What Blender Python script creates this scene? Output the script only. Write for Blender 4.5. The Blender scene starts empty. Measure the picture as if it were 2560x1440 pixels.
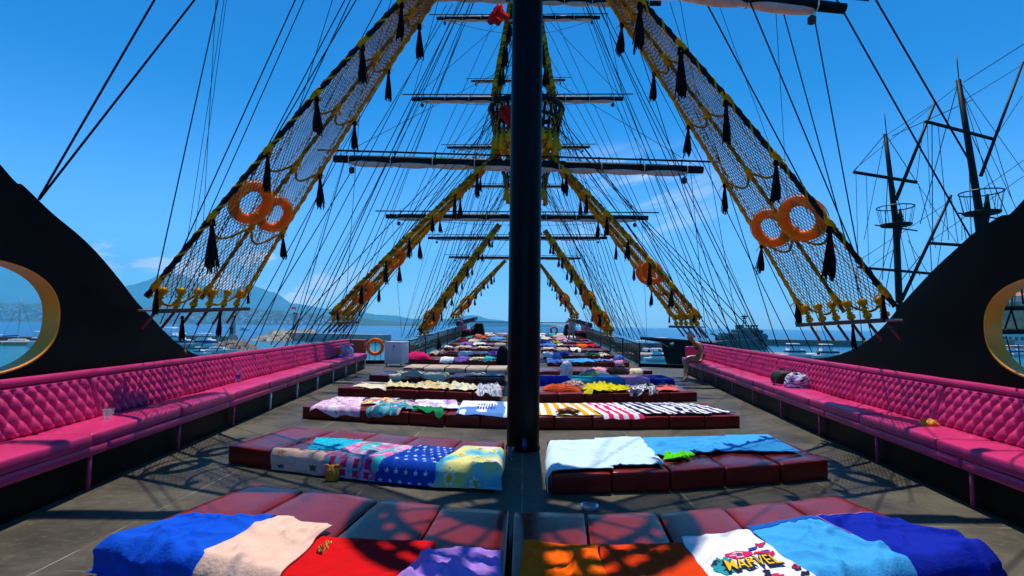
import bpy, bmesh, math, random
from mathutils import Vector, Matrix, noise
R = math.radians
V = Vector
C = bpy.context.scene.collection
S = bpy.context.scene

# ---------------------------------------------------------------- camera
F = 1350.0
HY = 815.0
yaw = math.atan(31 / F); pitch = math.atan((HY - 720) / F); ROLL = 0.0125
cam = bpy.data.cameras.new('camera'); co = bpy.data.objects.new('camera', cam); C.objects.link(co)
CAMP = V((0, 0, 1.5))
CM = Matrix.Rotation(yaw, 3, 'Z') @ Matrix.Rotation(R(90) + pitch, 3, 'X') @ Matrix.Rotation(ROLL, 3, 'Z')
M4 = CM.to_4x4(); M4.translation = CAMP
co.matrix_world = M4
cam.sensor_width = 36; cam.lens = 36 * F / 2560
cam.clip_start = 0.05; cam.clip_end = 90000
S.camera = co
# ---------------------------------------------------------------- sky, sun, exposure
SUN_EL = 70.0
SUN_AZ = 0.0
W = bpy.data.worlds.new('World'); S.world = W; W.use_nodes = True
nt = W.node_tree; nt.nodes.clear()
def N(t, ty, **k):
    n = t.nodes.new(ty)
    for a, b in k.items():
        if a in n.inputs.keys(): n.inputs[a].default_value = b
        else: setattr(n, a, b)
    return n
def L(t, a, b): t.links.new(a, b)
sky = N(nt, 'ShaderNodeTexSky', sky_type='NISHITA', sun_disc=False)
sky.sun_elevation = R(SUN_EL); sky.sun_rotation = R(SUN_AZ); sky.altitude = 0; sky.air_density = 1.0; sky.dust_density = 0.35; sky.ozone_density = 3.0
geo = N(nt, 'ShaderNodeTexCoord')
sp = N(nt, 'ShaderNodeSeparateXYZ'); L(nt, geo.outputs['Generated'], sp.inputs[0])
def mth(t, op, a, b=None, c=None, clamp=False):
    n = t.nodes.new('ShaderNodeMath'); n.operation = op; n.use_clamp = clamp
    for i, x in enumerate((a, b, c)):
        if x is None: continue
        if isinstance(x, (int, float)): n.inputs[i].default_value = x
        else: t.links.new(x, n.inputs[i])
    return n.outputs[0]
def mrange(t, v, a, b, c=0.0, d=1.0, smooth=True):
    n = t.nodes.new('ShaderNodeMapRange'); n.interpolation_type = 'SMOOTHSTEP' if smooth else 'LINEAR'
    t.links.new(v, n.inputs[0])
    for i, x in enumerate((a, b, c, d)): n.inputs[i + 1].default_value = x
    return n.outputs[0]
az = mth(nt, 'ARCTAN2', sp.outputs[0], sp.outputs[1])      # azimuth from +Y, radians, + = right
el = mth(nt, 'ARCSINE', sp.outputs[2])
cb = N(nt, 'ShaderNodeCombineXYZ'); L(nt, az, cb.inputs[0]); L(nt, mth(nt, 'MULTIPLY', el, 2.2), cb.inputs[1])
n1 = N(nt, 'ShaderNodeTexNoise', Scale=9.0, Detail=9.0, Roughness=0.58); L(nt, cb.outputs[0], n1.inputs['Vector'])
# deep summer blue overhead, paler and milkier towards the horizon
tint = N(nt, 'ShaderNodeMixRGB'); L(nt, mrange(nt, el, 0.0, 0.42), tint.inputs[0]); tint.inputs[1].default_value = (.80, 1.30, 1.95, 1); tint.inputs[2].default_value = (.015, .61, 1.18, 1)
hs0 = N(nt, 'ShaderNodeMixRGB', blend_type='MULTIPLY'); hs0.inputs[0].default_value = 1; L(nt, sky.outputs[0], hs0.inputs[1]); L(nt, tint.outputs[0], hs0.inputs[2])
hs = N(nt, 'ShaderNodeMixRGB', blend_type='MULTIPLY'); L(nt, mrange(nt, el, 0.25, 0.75), hs.inputs[0]); L(nt, hs0.outputs[0], hs.inputs[1]); hs.inputs[2].default_value = (.8, .74, .82, 1)
# cumulus bank above the mountains on the left
m1 = mth(nt, 'MULTIPLY', mrange(nt, az, -0.95, -0.62), mrange(nt, az, -0.22, -0.42))
m2 = mth(nt, 'MULTIPLY', mrange(nt, el, 0.005, 0.04), mrange(nt, el, 0.165, 0.11))
c1 = mth(nt, 'MULTIPLY', mrange(nt, mth(nt, 'ADD', n1.outputs[0], mth(nt, 'MULTIPLY', mrange(nt, el, 0.08, 0.16), -0.12)), 0.46, 0.58), mth(nt, 'MULTIPLY', m1, m2))
# thin wisps on the right
cb2 = N(nt, 'ShaderNodeCombineXYZ'); L(nt, mth(nt, 'MULTIPLY', az, 0.8), cb2.inputs[0]); L(nt, mth(nt, 'MULTIPLY', mth(nt, 'SUBTRACT', el, mth(nt, 'MULTIPLY', az, 0.25)), 4.0), cb2.inputs[1])
n2 = N(nt, 'ShaderNodeTexNoise', Scale=5.0, Detail=8.0, Roughness=0.6); L(nt, cb2.outputs[0], n2.inputs['Vector'])
m3 = mth(nt, 'MULTIPLY', mth(nt, 'MULTIPLY', mrange(nt, az, 0.02, 0.12), mrange(nt, az, 0.42, 0.22)), mth(nt, 'MULTIPLY', mrange(nt, el, 0.10, 0.17), mrange(nt, el, 0.34, 0.27)))
c2 = mth(nt, 'MULTIPLY', mth(nt, 'MULTIPLY', mrange(nt, n2.outputs[0], 0.44, 0.66), m3), 0.55)
cl = mth(nt, 'ADD', c1, c2, clamp=True)
mx = N(nt, 'ShaderNodeMixRGB'); L(nt, mth(nt, 'MULTIPLY', cl, 0.85), mx.inputs[0]); L(nt, hs.outputs[0], mx.inputs[1]); mx.inputs[2].default_value = (12.5, 12.0, 13.0, 1)
bg = N(nt, 'ShaderNodeBackground', Strength=0.12); L(nt, mx.outputs[0], bg.inputs[0])
wo = N(nt, 'ShaderNodeOutputWorld'); L(nt, bg.outputs[0], wo.inputs[0])
sl = bpy.data.lights.new('sun', 'SUN'); sl.energy = 5.0; sl.angle = R(0.5); sl.color = (1, 0.93, 0.82)
so = bpy.data.objects.new('sun', sl); C.objects.link(so)
so.rotation_euler = (R(-(90 - SUN_EL)), 0, R(-SUN_AZ)); so.location = (0, 20, 60)
S.view_settings.view_transform = 'Standard'; S.view_settings.look = 'None'; S.view_settings.exposure = 0.05; S.view_settings.gamma = 1
S.cycles.volume_bounces = 2; S.cycles.max_bounces = 6; S.cycles.diffuse_bounces = 2; S.cycles.glossy_bounces = 2
S.cycles.transparent_max_bounces = 12; S.cycles.use_denoising = True

# ---------------------------------------------------------------- pixel helpers
def ray(x, y): return (CM @ V((x - 1280, 720 - y, -F))).normalized()
def hz(x, y, z=0.0):
    d = ray(x, y); return CAMP + d * ((z - CAMP.z) / d.z)
def hy(x, y, Y):
    d = ray(x, y); return CAMP + d * ((Y - CAMP.y) / d.y)
def hp(x, y, p, n):
    d = ray(x, y); return CAMP + d * ((p - CAMP).dot(n) / d.dot(n))
def fnoise(x, y=0.0, z=0.0): return noise.noise(V((x, y, z)))

# ---------------------------------------------------------------- mesh builder
class MB:
    def __init__(s): s.v = []; s.f = []; s.m = []; s.uv = None
    def add(s, vs, fs, mi=0):
        b = len(s.v); s.v += [tuple(p) for p in vs]; s.f += [tuple(i + b for i in q) for q in fs]; s.m += [mi] * len(fs); return s
    def tube(s, pts, r, n=6, r2=None, cap=True, mi=0):
        pts = [V(p) for p in pts]; k = len(pts)
        if not isinstance(r, (list, tuple)): r = [r + ((r2 if r2 is not None else r) - r) * i / max(1, k - 1) for i in range(k)]
        t0 = (pts[1] - pts[0]).normalized()
        u = t0.cross(V((0, 0, 1)))
        if u.length < 0.05: u = t0.cross(V((1, 0, 0)))
        u.normalize(); vs = []
        for i in range(k):
            t = (pts[min(i + 1, k - 1)] - pts[max(i - 1, 0)])
            if t.length < 1e-9: t = t0.copy()
            t.normalize(); u = (u - t * u.dot(t)).normalized(); w = t.cross(u)
            for j in range(n):
                a = 2 * math.pi * j / n; vs.append(pts[i] + (u * math.cos(a) + w * math.sin(a)) * r[i])
        fs = [(i * n + j, i * n + (j + 1) % n, (i + 1) * n + (j + 1) % n, (i + 1) * n + j) for i in range(k - 1) for j in range(n)]
        if cap: fs += [tuple(range(n - 1, -1, -1)), tuple((k - 1) * n + j for j in range(n))]
        return s.add(vs, fs, mi)
    def lathe(s, o, prof, n=16, ax=V((0, 0, 1)), mi=0, cap=True):
        o = V(o); ax = V(ax).normalized(); u = ax.cross(V((0, 1, 0)))
        if u.length < .1: u = ax.cross(V((1, 0, 0)))
        u.normalize(); w = ax.cross(u); k = len(prof)
        vs = [o + ax * h + (u * math.cos(2 * math.pi * j / n) + w * math.sin(2 * math.pi * j / n)) * r for (r, h) in prof for j in range(n)]
        fs = [(i * n + j, i * n + (j + 1) % n, (i + 1) * n + (j + 1) % n, (i + 1) * n + j) for i in range(k - 1) for j in range(n)]
        if cap: fs += [tuple(range(n - 1, -1, -1)), tuple((k - 1) * n + j for j in range(n))]
        return s.add(vs, fs, mi)
    def box(s, c, h, M=None, mi=0):
        c = V(c); M = M or Matrix.Identity(3)
        vs = [c + M @ V((h[0] * a, h[1] * b, h[2] * d)) for a in (-1, 1) for b in (-1, 1) for d in (-1, 1)]
        return s.add(vs, [(0, 1, 3, 2), (4, 6, 7, 5), (0, 4, 5, 1), (2, 3, 7, 6), (0, 2, 6, 4), (1, 5, 7, 3)], mi)
    def rbox(s, h, r, nx, ny, nz, fn, mi=0):
        """rounded box of half sizes h, edge radius r; fn maps a local point to the world"""
        def par(H, n):
            rr = min(r, H * .95); k = [-H, -H + rr * .3, -H + rr]
            k += [(-H + rr) + (2 * (H - rr)) * i / (n + 1) for i in range(1, n + 1)] + [H - rr, H - rr * .3, H]
            return k
        P = [par(h[0], nx), par(h[1], ny), par(h[2], nz)]; idx = {}; vs = []; fs = []
        def vid(i, j, k):
            q = (i, j, k)
            if q not in idx:
                p = [P[0][i], P[1][j], P[2][k]]
                c = V([max(-(h[a] - min(r, h[a] * .95)), min(h[a] - min(r, h[a] * .95), p[a])) for a in range(3)])
                d = V(p) - c
                if d.length > 1e-9: d = d.normalized() * r
                idx[q] = len(vs); vs.append(fn(c + d))
            return idx[q]
        n = [len(P[0]) - 1, len(P[1]) - 1, len(P[2]) - 1]
        for a, b, c in ((0, 1, 2), (1, 2, 0), (2, 0, 1)):
            for e in (0, n[c]):
                for i in range(n[a]):
                    for j in range(n[b]):
                        q = []
                        for (x, y) in ((i, j), (i + 1, j), (i + 1, j + 1), (i, j + 1)):
                            t = [0, 0, 0]; t[a] = x; t[b] = y; t[c] = e; q.append(vid(*t))
                        if e == 0: q.reverse()
                        fs.append(tuple(q))
        return s.add(vs, fs, mi)
    def grid(s, nu, nv, fn, mi=0, uv=True):
        b = len(s.v)
        vs = [fn(i / nu, j / nv) for j in range(nv + 1) for i in range(nu + 1)]
        fs = [(j * (nu + 1) + i, j * (nu + 1) + i + 1, (j + 1) * (nu + 1) + i + 1, (j + 1) * (nu + 1) + i) for j in range(nv) for i in range(nu)]
        if uv:
            if s.uv is None: s.uv = {}
            for j in range(nv + 1):
                for i in range(nu + 1): s.uv[b + j * (nu + 1) + i] = (i / nu, j / nv)
        return s.add(vs, fs, mi)
    def torus(s, c, ax, Rr, r, n=28, m=10, mi=0, sq=1.0, u0=None):
        c = V(c); ax = V(ax).normalized(); u = (ax.cross(V((0, 0, 1))) if u0 is None else V(u0))
        if u.length < .1: u = ax.cross(V((1, 0, 0)))
        u.normalize(); w = ax.cross(u); vs = []
        for i in range(n):
            a = 2 * math.pi * i / n; rad = u * math.cos(a) + w * math.sin(a)
            for j in range(m):
                b = 2 * math.pi * j / m; vs.append(c + rad * (Rr + r * math.cos(b)) + ax * r * sq * math.sin(b))
        fs = [(i * m + j, ((i + 1) % n) * m + j, ((i + 1) % n) * m + (j + 1) % m, i * m + (j + 1) % m) for i in range(n) for j in range(m)]
        return s.add(vs, fs, mi)
    def build(s, name, mats, parent=None, smooth=True, **tags):
        me = bpy.data.meshes.new(name); me.from_pydata(s.v, [], s.f)
        if not isinstance(mats, (list, tuple)): mats = [mats]
        for m in mats: me.materials.append(m)
        if len(mats) > 1: me.polygons.foreach_set('material_index', s.m)
        if s.uv:
            ul = me.uv_layers.new(name='UVMap')
            for lp in me.loops: ul.data[lp.index].uv = s.uv.get(lp.vertex_index, (0, 0))
        if smooth: me.polygons.foreach_set('use_smooth', [True] * len(me.polygons))
        me.update()
        o = bpy.data.objects.new(name, me); C.objects.link(o)
        if parent is not None: o.parent = parent; o.matrix_parent_inverse = Matrix.Translation(-parent.location)
        for k, x in tags.items(): o[k] = x
        return o
def flat(o, ang=40):
    """smooth by angle"""
    me = o.data; bm = bmesh.new(); bm.from_mesh(me)
    for e in bm.edges:
        e.smooth = len(e.link_faces) == 2 and e.calc_face_angle(0) < R(ang)
    bm.to_mesh(me); bm.free(); return o
def thing(name, label, cat, loc=(0, 0, 0), group=None):
    o = bpy.data.objects.new(name, None); C.objects.link(o); o.location = loc; o.empty_display_size = .2
    o['label'] = label; o['category'] = cat
    if group: o['group'] = group
    return o
def tag(o, label, cat, group=None):
    o['label'] = label; o['category'] = cat
    if group: o['group'] = group
    return o

# ---------------------------------------------------------------- materials
MT = {}
def mat(name, col, rough=.6, spec=.5, metal=0, var=.0, vs=8.0, bump=0, bs=40.0, coat=0, trans=0, alpha=1, ior=1.45, crough=.1, var2=None):
    if name in MT: return MT[name]
    m = bpy.data.materials.new(name); m.use_nodes = True; t = m.node_tree; p = t.nodes['Principled BSDF']
    p.inputs['Base Color'].default_value = (*col, 1); p.inputs['Roughness'].default_value = rough
    p.inputs['Specular IOR Level'].default_value = spec; p.inputs['Metallic'].default_value = metal
    p.inputs['Coat Weight'].default_value = coat; p.inputs['Coat Roughness'].default_value = crough; p.inputs['IOR'].default_value = ior
    if trans: p.inputs['Transmission Weight'].default_value = trans
    if alpha < 1: p.inputs['Alpha'].default_value = alpha
    tc = N(t, 'ShaderNodeTexCoord')
    if var:
        n = N(t, 'ShaderNodeTexNoise', Scale=vs, Detail=6.0, Roughness=.6); L(t, tc.outputs['Object'], n.inputs['Vector'])
        mr = mrange(t, n.outputs[0], .3, .7, 1 - var, 1 + var)
        mm = N(t, 'ShaderNodeMixRGB', blend_type='MULTIPLY'); mm.inputs[0].default_value = 1; mm.inputs[1].default_value = (*col, 1)
        L(t, mr, mm.inputs[2])
        if var2:
            n3 = N(t, 'ShaderNodeTexNoise', Scale=vs * .4, Detail=5.0, Roughness=.65); L(t, tc.outputs['Object'], n3.inputs['Vector'])
            m3_ = N(t, 'ShaderNodeMixRGB'); L(t, mrange(t, n3.outputs[0], .45, .65), m3_.inputs[0]); L(t, mm.outputs[0], m3_.inputs[1]); m3_.inputs[2].default_value = (*var2, 1)
            L(t, m3_.outputs[0], p.inputs['Base Color'])
        else: L(t, mm.outputs[0], p.inputs['Base Color'])
        L(t, mrange(t, n.outputs[0], .3, .7, max(.02, rough * (1 - var * .5)), min(1, rough * (1 + var * .5))), p.inputs['Roughness'])
    if bump:
        n2_ = N(t, 'ShaderNodeTexNoise', Scale=bs, Detail=4.0); L(t, tc.outputs['Object'], n2_.inputs['Vector'])
        b = N(t, 'ShaderNodeBump', Strength=bump, Distance=.01); L(t, n2_.outputs[0], b.inputs['Height']); L(t, b.outputs[0], p.inputs['Normal'])
    MT[name] = m; return m
vinyl = mat('maroon_vinyl', (.195, .014, .009), .25, .28, var=.16, vs=2.5, bump=.16, bs=8, coat=.06, crough=.12)
pink = mat('pink_vinyl', (.57, .017, .135), .36, .42, var=.13, vs=2.2, bump=.22, bs=11)
pinkpole = mat('pink_paint', (.42, .04, .12), .4)
black = mat('black_paint', (.0018, .0016, .0018), .38, .06, var=.3, vs=2, bump=.05, bs=3)
mastm = mat('mast_paint', (.0018, .0024, .005), .36, .12, var=.3, vs=3, bump=.08, bs=5)
yellowp = mat('yellow_paint', (.80, .27, .002), .4, var=.1, vs=3)
spar = mat('spar_wood_black', (.006, .006, .008), .55, .12, var=.3, vs=5)
sailm = mat('furled_sail', (.62, .50, .46), .9, .1, var=.15, vs=6, bump=.5, bs=12)
ropey = mat('yellow_rope', (.72, .32, .007), .85, .1, var=.35, vs=20, bump=.6, bs=60)
ropeb = mat('black_rope', (.010, .009, .012), .8, .2, var=.3, vs=20)
ropem = mat('yellow_black_rope', (.22, .12, .012), .85, .1, var=.6, vs=16)
netm = mat('net_cord', (.30, .16, .06), .85, .1, var=.5, vs=5)
ropel = mat('rigging_line', (.008, .007, .016), .8, .08)
tass = mat('tassel_black', (.006, .006, .008), .95, .1, bump=.8, bs=80)
_p = sailm.node_tree.nodes['Principled BSDF']; _p.inputs['Subsurface Weight'].default_value = .8; _p.inputs['Subsurface Radius'].default_value = (1.0, .7, .6); _p.inputs['Subsurface Scale'].default_value = .25
orange = mat('ring_orange', (.95, .17, .001), .5, .15, var=.12, vs=6)
redring = mat('ring_red', (.45, .03, .02), .4)
_p = orange.node_tree.nodes['Principled BSDF']; _p.inputs['Subsurface Weight'].default_value = .65; _p.inputs['Subsurface Radius'].default_value = (1.0, .30, .05); _p.inputs['Subsurface Scale'].default_value = .10
whitep = mat('white_paint', (.75, .76, .80), .4, var=.04, vs=3)
greyboard = mat('grey_board', (.30, .30, .26), .7, var=.25, vs=6)
brownwood = mat('brown_wood', (.085, .026, .016), .55, var=.4, vs=9)
redwood = mat('belaying_wood', (.15, .045, .035), .5, var=.3, vs=9)
ironm = mat('rail_iron', (.010, .012, .016), .45)
ironr = mat('rail_gold', (.20, .13, .05), .5, var=.4, vs=8)
rock = mat('pale_rock', (.42, .35, .25), .9, .2, var=.4, vs=.6)
concrete = mat('pier_concrete', (.36, .32, .28), .85, .2, var=.25, vs=.3)
stonet = mat('tower_stone', (.36, .33, .33), .8, var=.2, vs=.5)
glassd = mat('dark_glass', (.01, .015, .02), .1, .6)
clearp = mat('clear_plastic', (.75, .85, .95), .08, .5, trans=.9, ior=1.2)
skin = mat('skin_tan', (.42, .16, .075), .5, .4, var=.06, vs=10)
skinp = mat('skin_fair', (.55, .27, .18), .5, .4)
hairm = mat('hair_blonde', (.62, .48, .32), .6, .3, var=.25, vs=30)
hairb = mat('hair_brown', (.05, .03, .02), .6)
bikini = mat('swimwear_black', (.008, .007, .010), .6)
greenhull = mat('warship_grey', (.045, .085, .10), .6, var=.15, vs=.3)
redp = mat('red_paint', (.50, .03, .02), .5)
flagm = mat('red_cloth', (.62, .012, .012), .8, var=.1, vs=4)
_t = flagm.node_tree; _b = _t.nodes['Principled BSDF']; _tr = N(_t, 'ShaderNodeBsdfTranslucent'); _tr.inputs[0].default_value = (.85, .02, .01, 1); _mx = N(_t, 'ShaderNodeMixShader'); _mx.inputs[0].default_value = .6
L(_t, _b.outputs[0], _mx.inputs[1]); L(_t, _tr.outputs[0], _mx.inputs[2]); L(_t, _mx.outputs[0], _t.nodes['Material Output'].inputs['Surface'])
def cloth(name, col, var=.08, vs=9, bump=.5, bs=55, spec=.1):
    return mat('cloth_' + name, col, .95, spec, var=var, vs=vs, bump=bump, bs=bs)

def uvmat(name, fn, rough=.95):
    """fn(tree, u, v, uvvec) returns a colour socket"""
    if name in MT: return MT[name]
    m = bpy.data.materials.new(name); m.use_nodes = True; t = m.node_tree; p = t.nodes['Principled BSDF']
    uv = N(t, 'ShaderNodeUVMap'); s_ = N(t, 'ShaderNodeSeparateXYZ'); L(t, uv.outputs[0], s_.inputs[0])
    L(t, fn(t, s_.outputs[0], s_.outputs[1], uv.outputs[0]), p.inputs['Base Color'])
    p.inputs['Roughness'].default_value = rough; p.inputs['Specular IOR Level'].default_value = .1
    tc = N(t, 'ShaderNodeTexCoord'); n2_ = N(t, 'ShaderNodeTexNoise', Scale=50.0, Detail=3.0); L(t, tc.outputs['Object'], n2_.inputs['Vector'])
    b = N(t, 'ShaderNodeBump', Strength=.5, Distance=.008); L(t, n2_.outputs[0], b.inputs['Height']); L(t, b.outputs[0], p.inputs['Normal'])
    MT[name] = m; return m
def mixc(t, f, a, b):
    n = N(t, 'ShaderNodeMixRGB')
    if isinstance(f, (int, float)): n.inputs[0].default_value = f
    else: L(t, f, n.inputs[0])
    for i, x in ((1, a), (2, b)):
        if isinstance(x, tuple): n.inputs[i].default_value = (*x, 1)
        else: L(t, x, n.inputs[i])
    return n.outputs[0]
def stripes(name, a, b, n, axis='u', wob=.0, duty=.5):
    def f(t, u, v, uv):
        x = u if axis == 'u' else v
        return mixc(t, mth(t, 'GREATER_THAN', mth(t, 'FRACT', mth(t, 'MULTIPLY', x, n)), duty), a, b)
    return uvmat('stripes_' + name, f)
def stars(name, bgc, fg, nx, ny, r=.2, pts=5, amp=.35):
    def f(t, u, v, uv):
        row = mth(t, 'FLOOR', mth(t, 'MULTIPLY', v, ny))
        uu = mth(t, 'ADD', mth(t, 'MULTIPLY', u, nx), mth(t, 'MULTIPLY', mth(t, 'MODULO', row, 2), .5))
        a = mth(t, 'SUBTRACT', mth(t, 'FRACT', uu), .5); b = mth(t, 'SUBTRACT', mth(t, 'FRACT', mth(t, 'MULTIPLY', v, ny)), .5)
        th = mth(t, 'ARCTAN2', a, b); rr = mth(t, 'SQRT', mth(t, 'ADD', mth(t, 'MULTIPLY', a, a), mth(t, 'MULTIPLY', b, b)))
        lim = mth(t, 'MULTIPLY', mth(t, 'ADD', mth(t, 'MULTIPLY', mth(t, 'COSINE', mth(t, 'MULTIPLY', th, pts)), amp), 1), r)
        return mixc(t, mth(t, 'LESS_THAN', rr, lim), bgc, fg)
    return uvmat('stars_' + name, f)
def patchy(name, cols, sc=4.0, det=2.0, seed=0.0, hard=True):
    def f(t, u, v, uv):
        n = N(t, 'ShaderNodeTexNoise', Scale=sc, Detail=det, noise_dimensions='4D'); n.inputs['W'].default_value = seed; L(t, uv, n.inputs['Vector'])
        r = t.nodes.new('ShaderNodeValToRGB'); r.color_ramp.interpolation = 'CONSTANT' if hard else 'LINEAR'
        k = len(cols); e = r.color_ramp.elements
        while len(e) < k: e.new(.5)
        for i in range(k): e[i].position = (.30 + .40 * i / (k - 1)) if not hard else (0 if i == 0 else .34 + .34 * (i) / k); e[i].color = (*cols[i], 1)
        L(t, n.outputs[0], r.inputs[0]); return r.outputs[0]
    return uvmat('patchy_' + name, f)
# ================================================================ SHIP: deck and hull
SL = .115
NRM = math.sqrt(1 + SL * SL)
def xf(Y): return 3.86 + SL * (Y - 5.2)
def bp(s, Y, w, z): return V((s * xf(Y) + s * w / NRM, Y - SL * w / NRM, z))
def dz(Y): return max(0.0, (Y - 21.0)) * 0.034
RAILX = 4.45
def deck():
    m = bpy.data.materials.new('deck_rubber'); m.use_nodes = True; t = m.node_tree; p = t.nodes['Principled BSDF']
    tc = N(t, 'ShaderNodeTexCoord'); ob = tc.outputs['Object']
    n1 = N(t, 'ShaderNodeTexNoise', Scale=1.1, Detail=8.0, Roughness=.65); L(t, ob, n1.inputs['Vector'])
    n2 = N(t, 'ShaderNodeTexNoise', Scale=14.0, Detail=8.0, Roughness=.7); L(t, ob, n2.inputs['Vector'])
    col = mixc(t, mrange(t, n1.outputs[0], .35, .68), (.047, .040, .029), (.098, .082, .052))
    col = mixc(t, mth(t, 'MULTIPLY', mrange(t, n2.outputs[0], .5, .72), .55), col, (.15, .14, .105))
    col = mixc(t, mth(t, 'MULTIPLY', mrange(t, n2.outputs[0], .45, .25), .6), col, (.02, .02, .02))
    # plate seams, running with the benches
    mp = N(t, 'ShaderNodeMapping'); mp.inputs['Rotation'].default_value = (0, 0, R(90)); L(t, ob, mp.inputs[0])
    br = N(t, 'ShaderNodeTexBrick', Scale=1.0); br.inputs['Mortar Size'].default_value = .006; br.inputs['Mortar Smooth'].default_value = .3
    br.inputs['Brick Width'].default_value = 2.9; br.inputs['Row Height'].default_value = 1.45; L(t, mp.outputs[0], br.inputs['Vector'])
    wv = N(t, 'ShaderNodeTexNoise', Scale=3.0); L(t, ob, wv.inputs['Vector'])
    col = mixc(t, mth(t, 'MULTIPLY', br.outputs['Fac'], mrange(t, wv.outputs[0], .4, .6, .15, .9)), col, (.30, .28, .22))
    # scuff marks
    mp2 = N(t, 'ShaderNodeMapping'); mp2.inputs['Scale'].default_value = (1, 14, 1); mp2.inputs['Rotation'].default_value = (0, 0, R(35)); L(t, ob, mp2.inputs[0])
    vo = N(t, 'ShaderNodeTexNoise', Scale=2.6, Detail=3.0); L(t, mp2.outputs[0], vo.inputs['Vector'])
    col = mixc(t, mth(t, 'MULTIPLY', mrange(t, vo.outputs[0], .70, .76), .45), col, (.32, .31, .27))
    L(t, col, p.inputs['Base Color']); L(t, mrange(t, n1.outputs[0], .3, .7, .42, .68), p.inputs['Roughness'])
    p.inputs['Specular IOR Level'].default_value = .3
    b = N(t, 'ShaderNodeBump', Strength=.35, Distance=.01); L(t, n2.outputs[0], b.inputs['Height']); L(t, b.outputs[0], p.inputs['Normal'])
    mb = MB()
    ys = [-4 + i * 1.0 for i in range(25)] + [20.6]
    ys = sorted(set(y for y in ys if y <= 20.6))
    vs = []; fs = []
    for y in ys:
        for a in (-1, -.5, 0, .5, 1): vs.append((a * (xf(y) + .76), y, 0))
    k = 5
    for i in range(len(ys) - 1):
        for j in range(4): fs.append((i * k + j, i * k + j + 1, (i + 1) * k + j + 1, (i + 1) * k + j))
    mb.add(vs, fs)
    ys2 = [20.6, 21, 24, 28, 32, 36, 40, 44, 46.5]; vs = []; fs = []
    for y in ys2:
        hw = RAILX + .12 if y < 40 else RAILX + .12 - (y - 40) ** 2 * .02
        for a in (-1, -.5, 0, .5, 1): vs.append((a * hw, y, dz(y)))
    for i in range(len(ys2) - 1):
        for j in range(4): fs.append((i * k + j, i * k + j + 1, (i + 1) * k + j + 1, (i + 1) * k + j))
    mb.add(vs, fs)
    o = mb.build('deck', m, smooth=False, kind='structure')
    # hull below
    h = MB()
    for s in (-1, 1):
        a = [(s * (xf(y) + .76), y) for y in ys] + [(s * (RAILX + .12), 20.6)] + [(s * (RAILX + .12 if y < 40 else s * 0 + RAILX + .12 - (y - 40) ** 2 * .02), y) for y in ys2]
        vs = [(x, y, dz(y) - .004) for x, y in a] + [(x * .9, y, -5.6) for x, y in a]; n = len(a)
        h.add(vs, [(i, i + 1, n + i + 1, n + i) for i in range(n - 1)])
    y0 = -4; h.add([(-(xf(y0) + .7), y0, -.004), (xf(y0) + .7, y0, -.004), (xf(y0) * .9, y0, -5.6), (-xf(y0) * .9, y0, -5.6)], [(0, 1, 2, 3)])
    y1 = 46.5; hw = RAILX + .12 - 6.5 ** 2 * .02; h.add([(-hw, y1, dz(y1)), (hw, y1, dz(y1)), (hw * .9, y1, -5.6), (-hw * .9, y1, -5.6)], [(0, 1, 2, 3)])
    h.build('hull', black, smooth=False, kind='structure')
deck()

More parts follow.
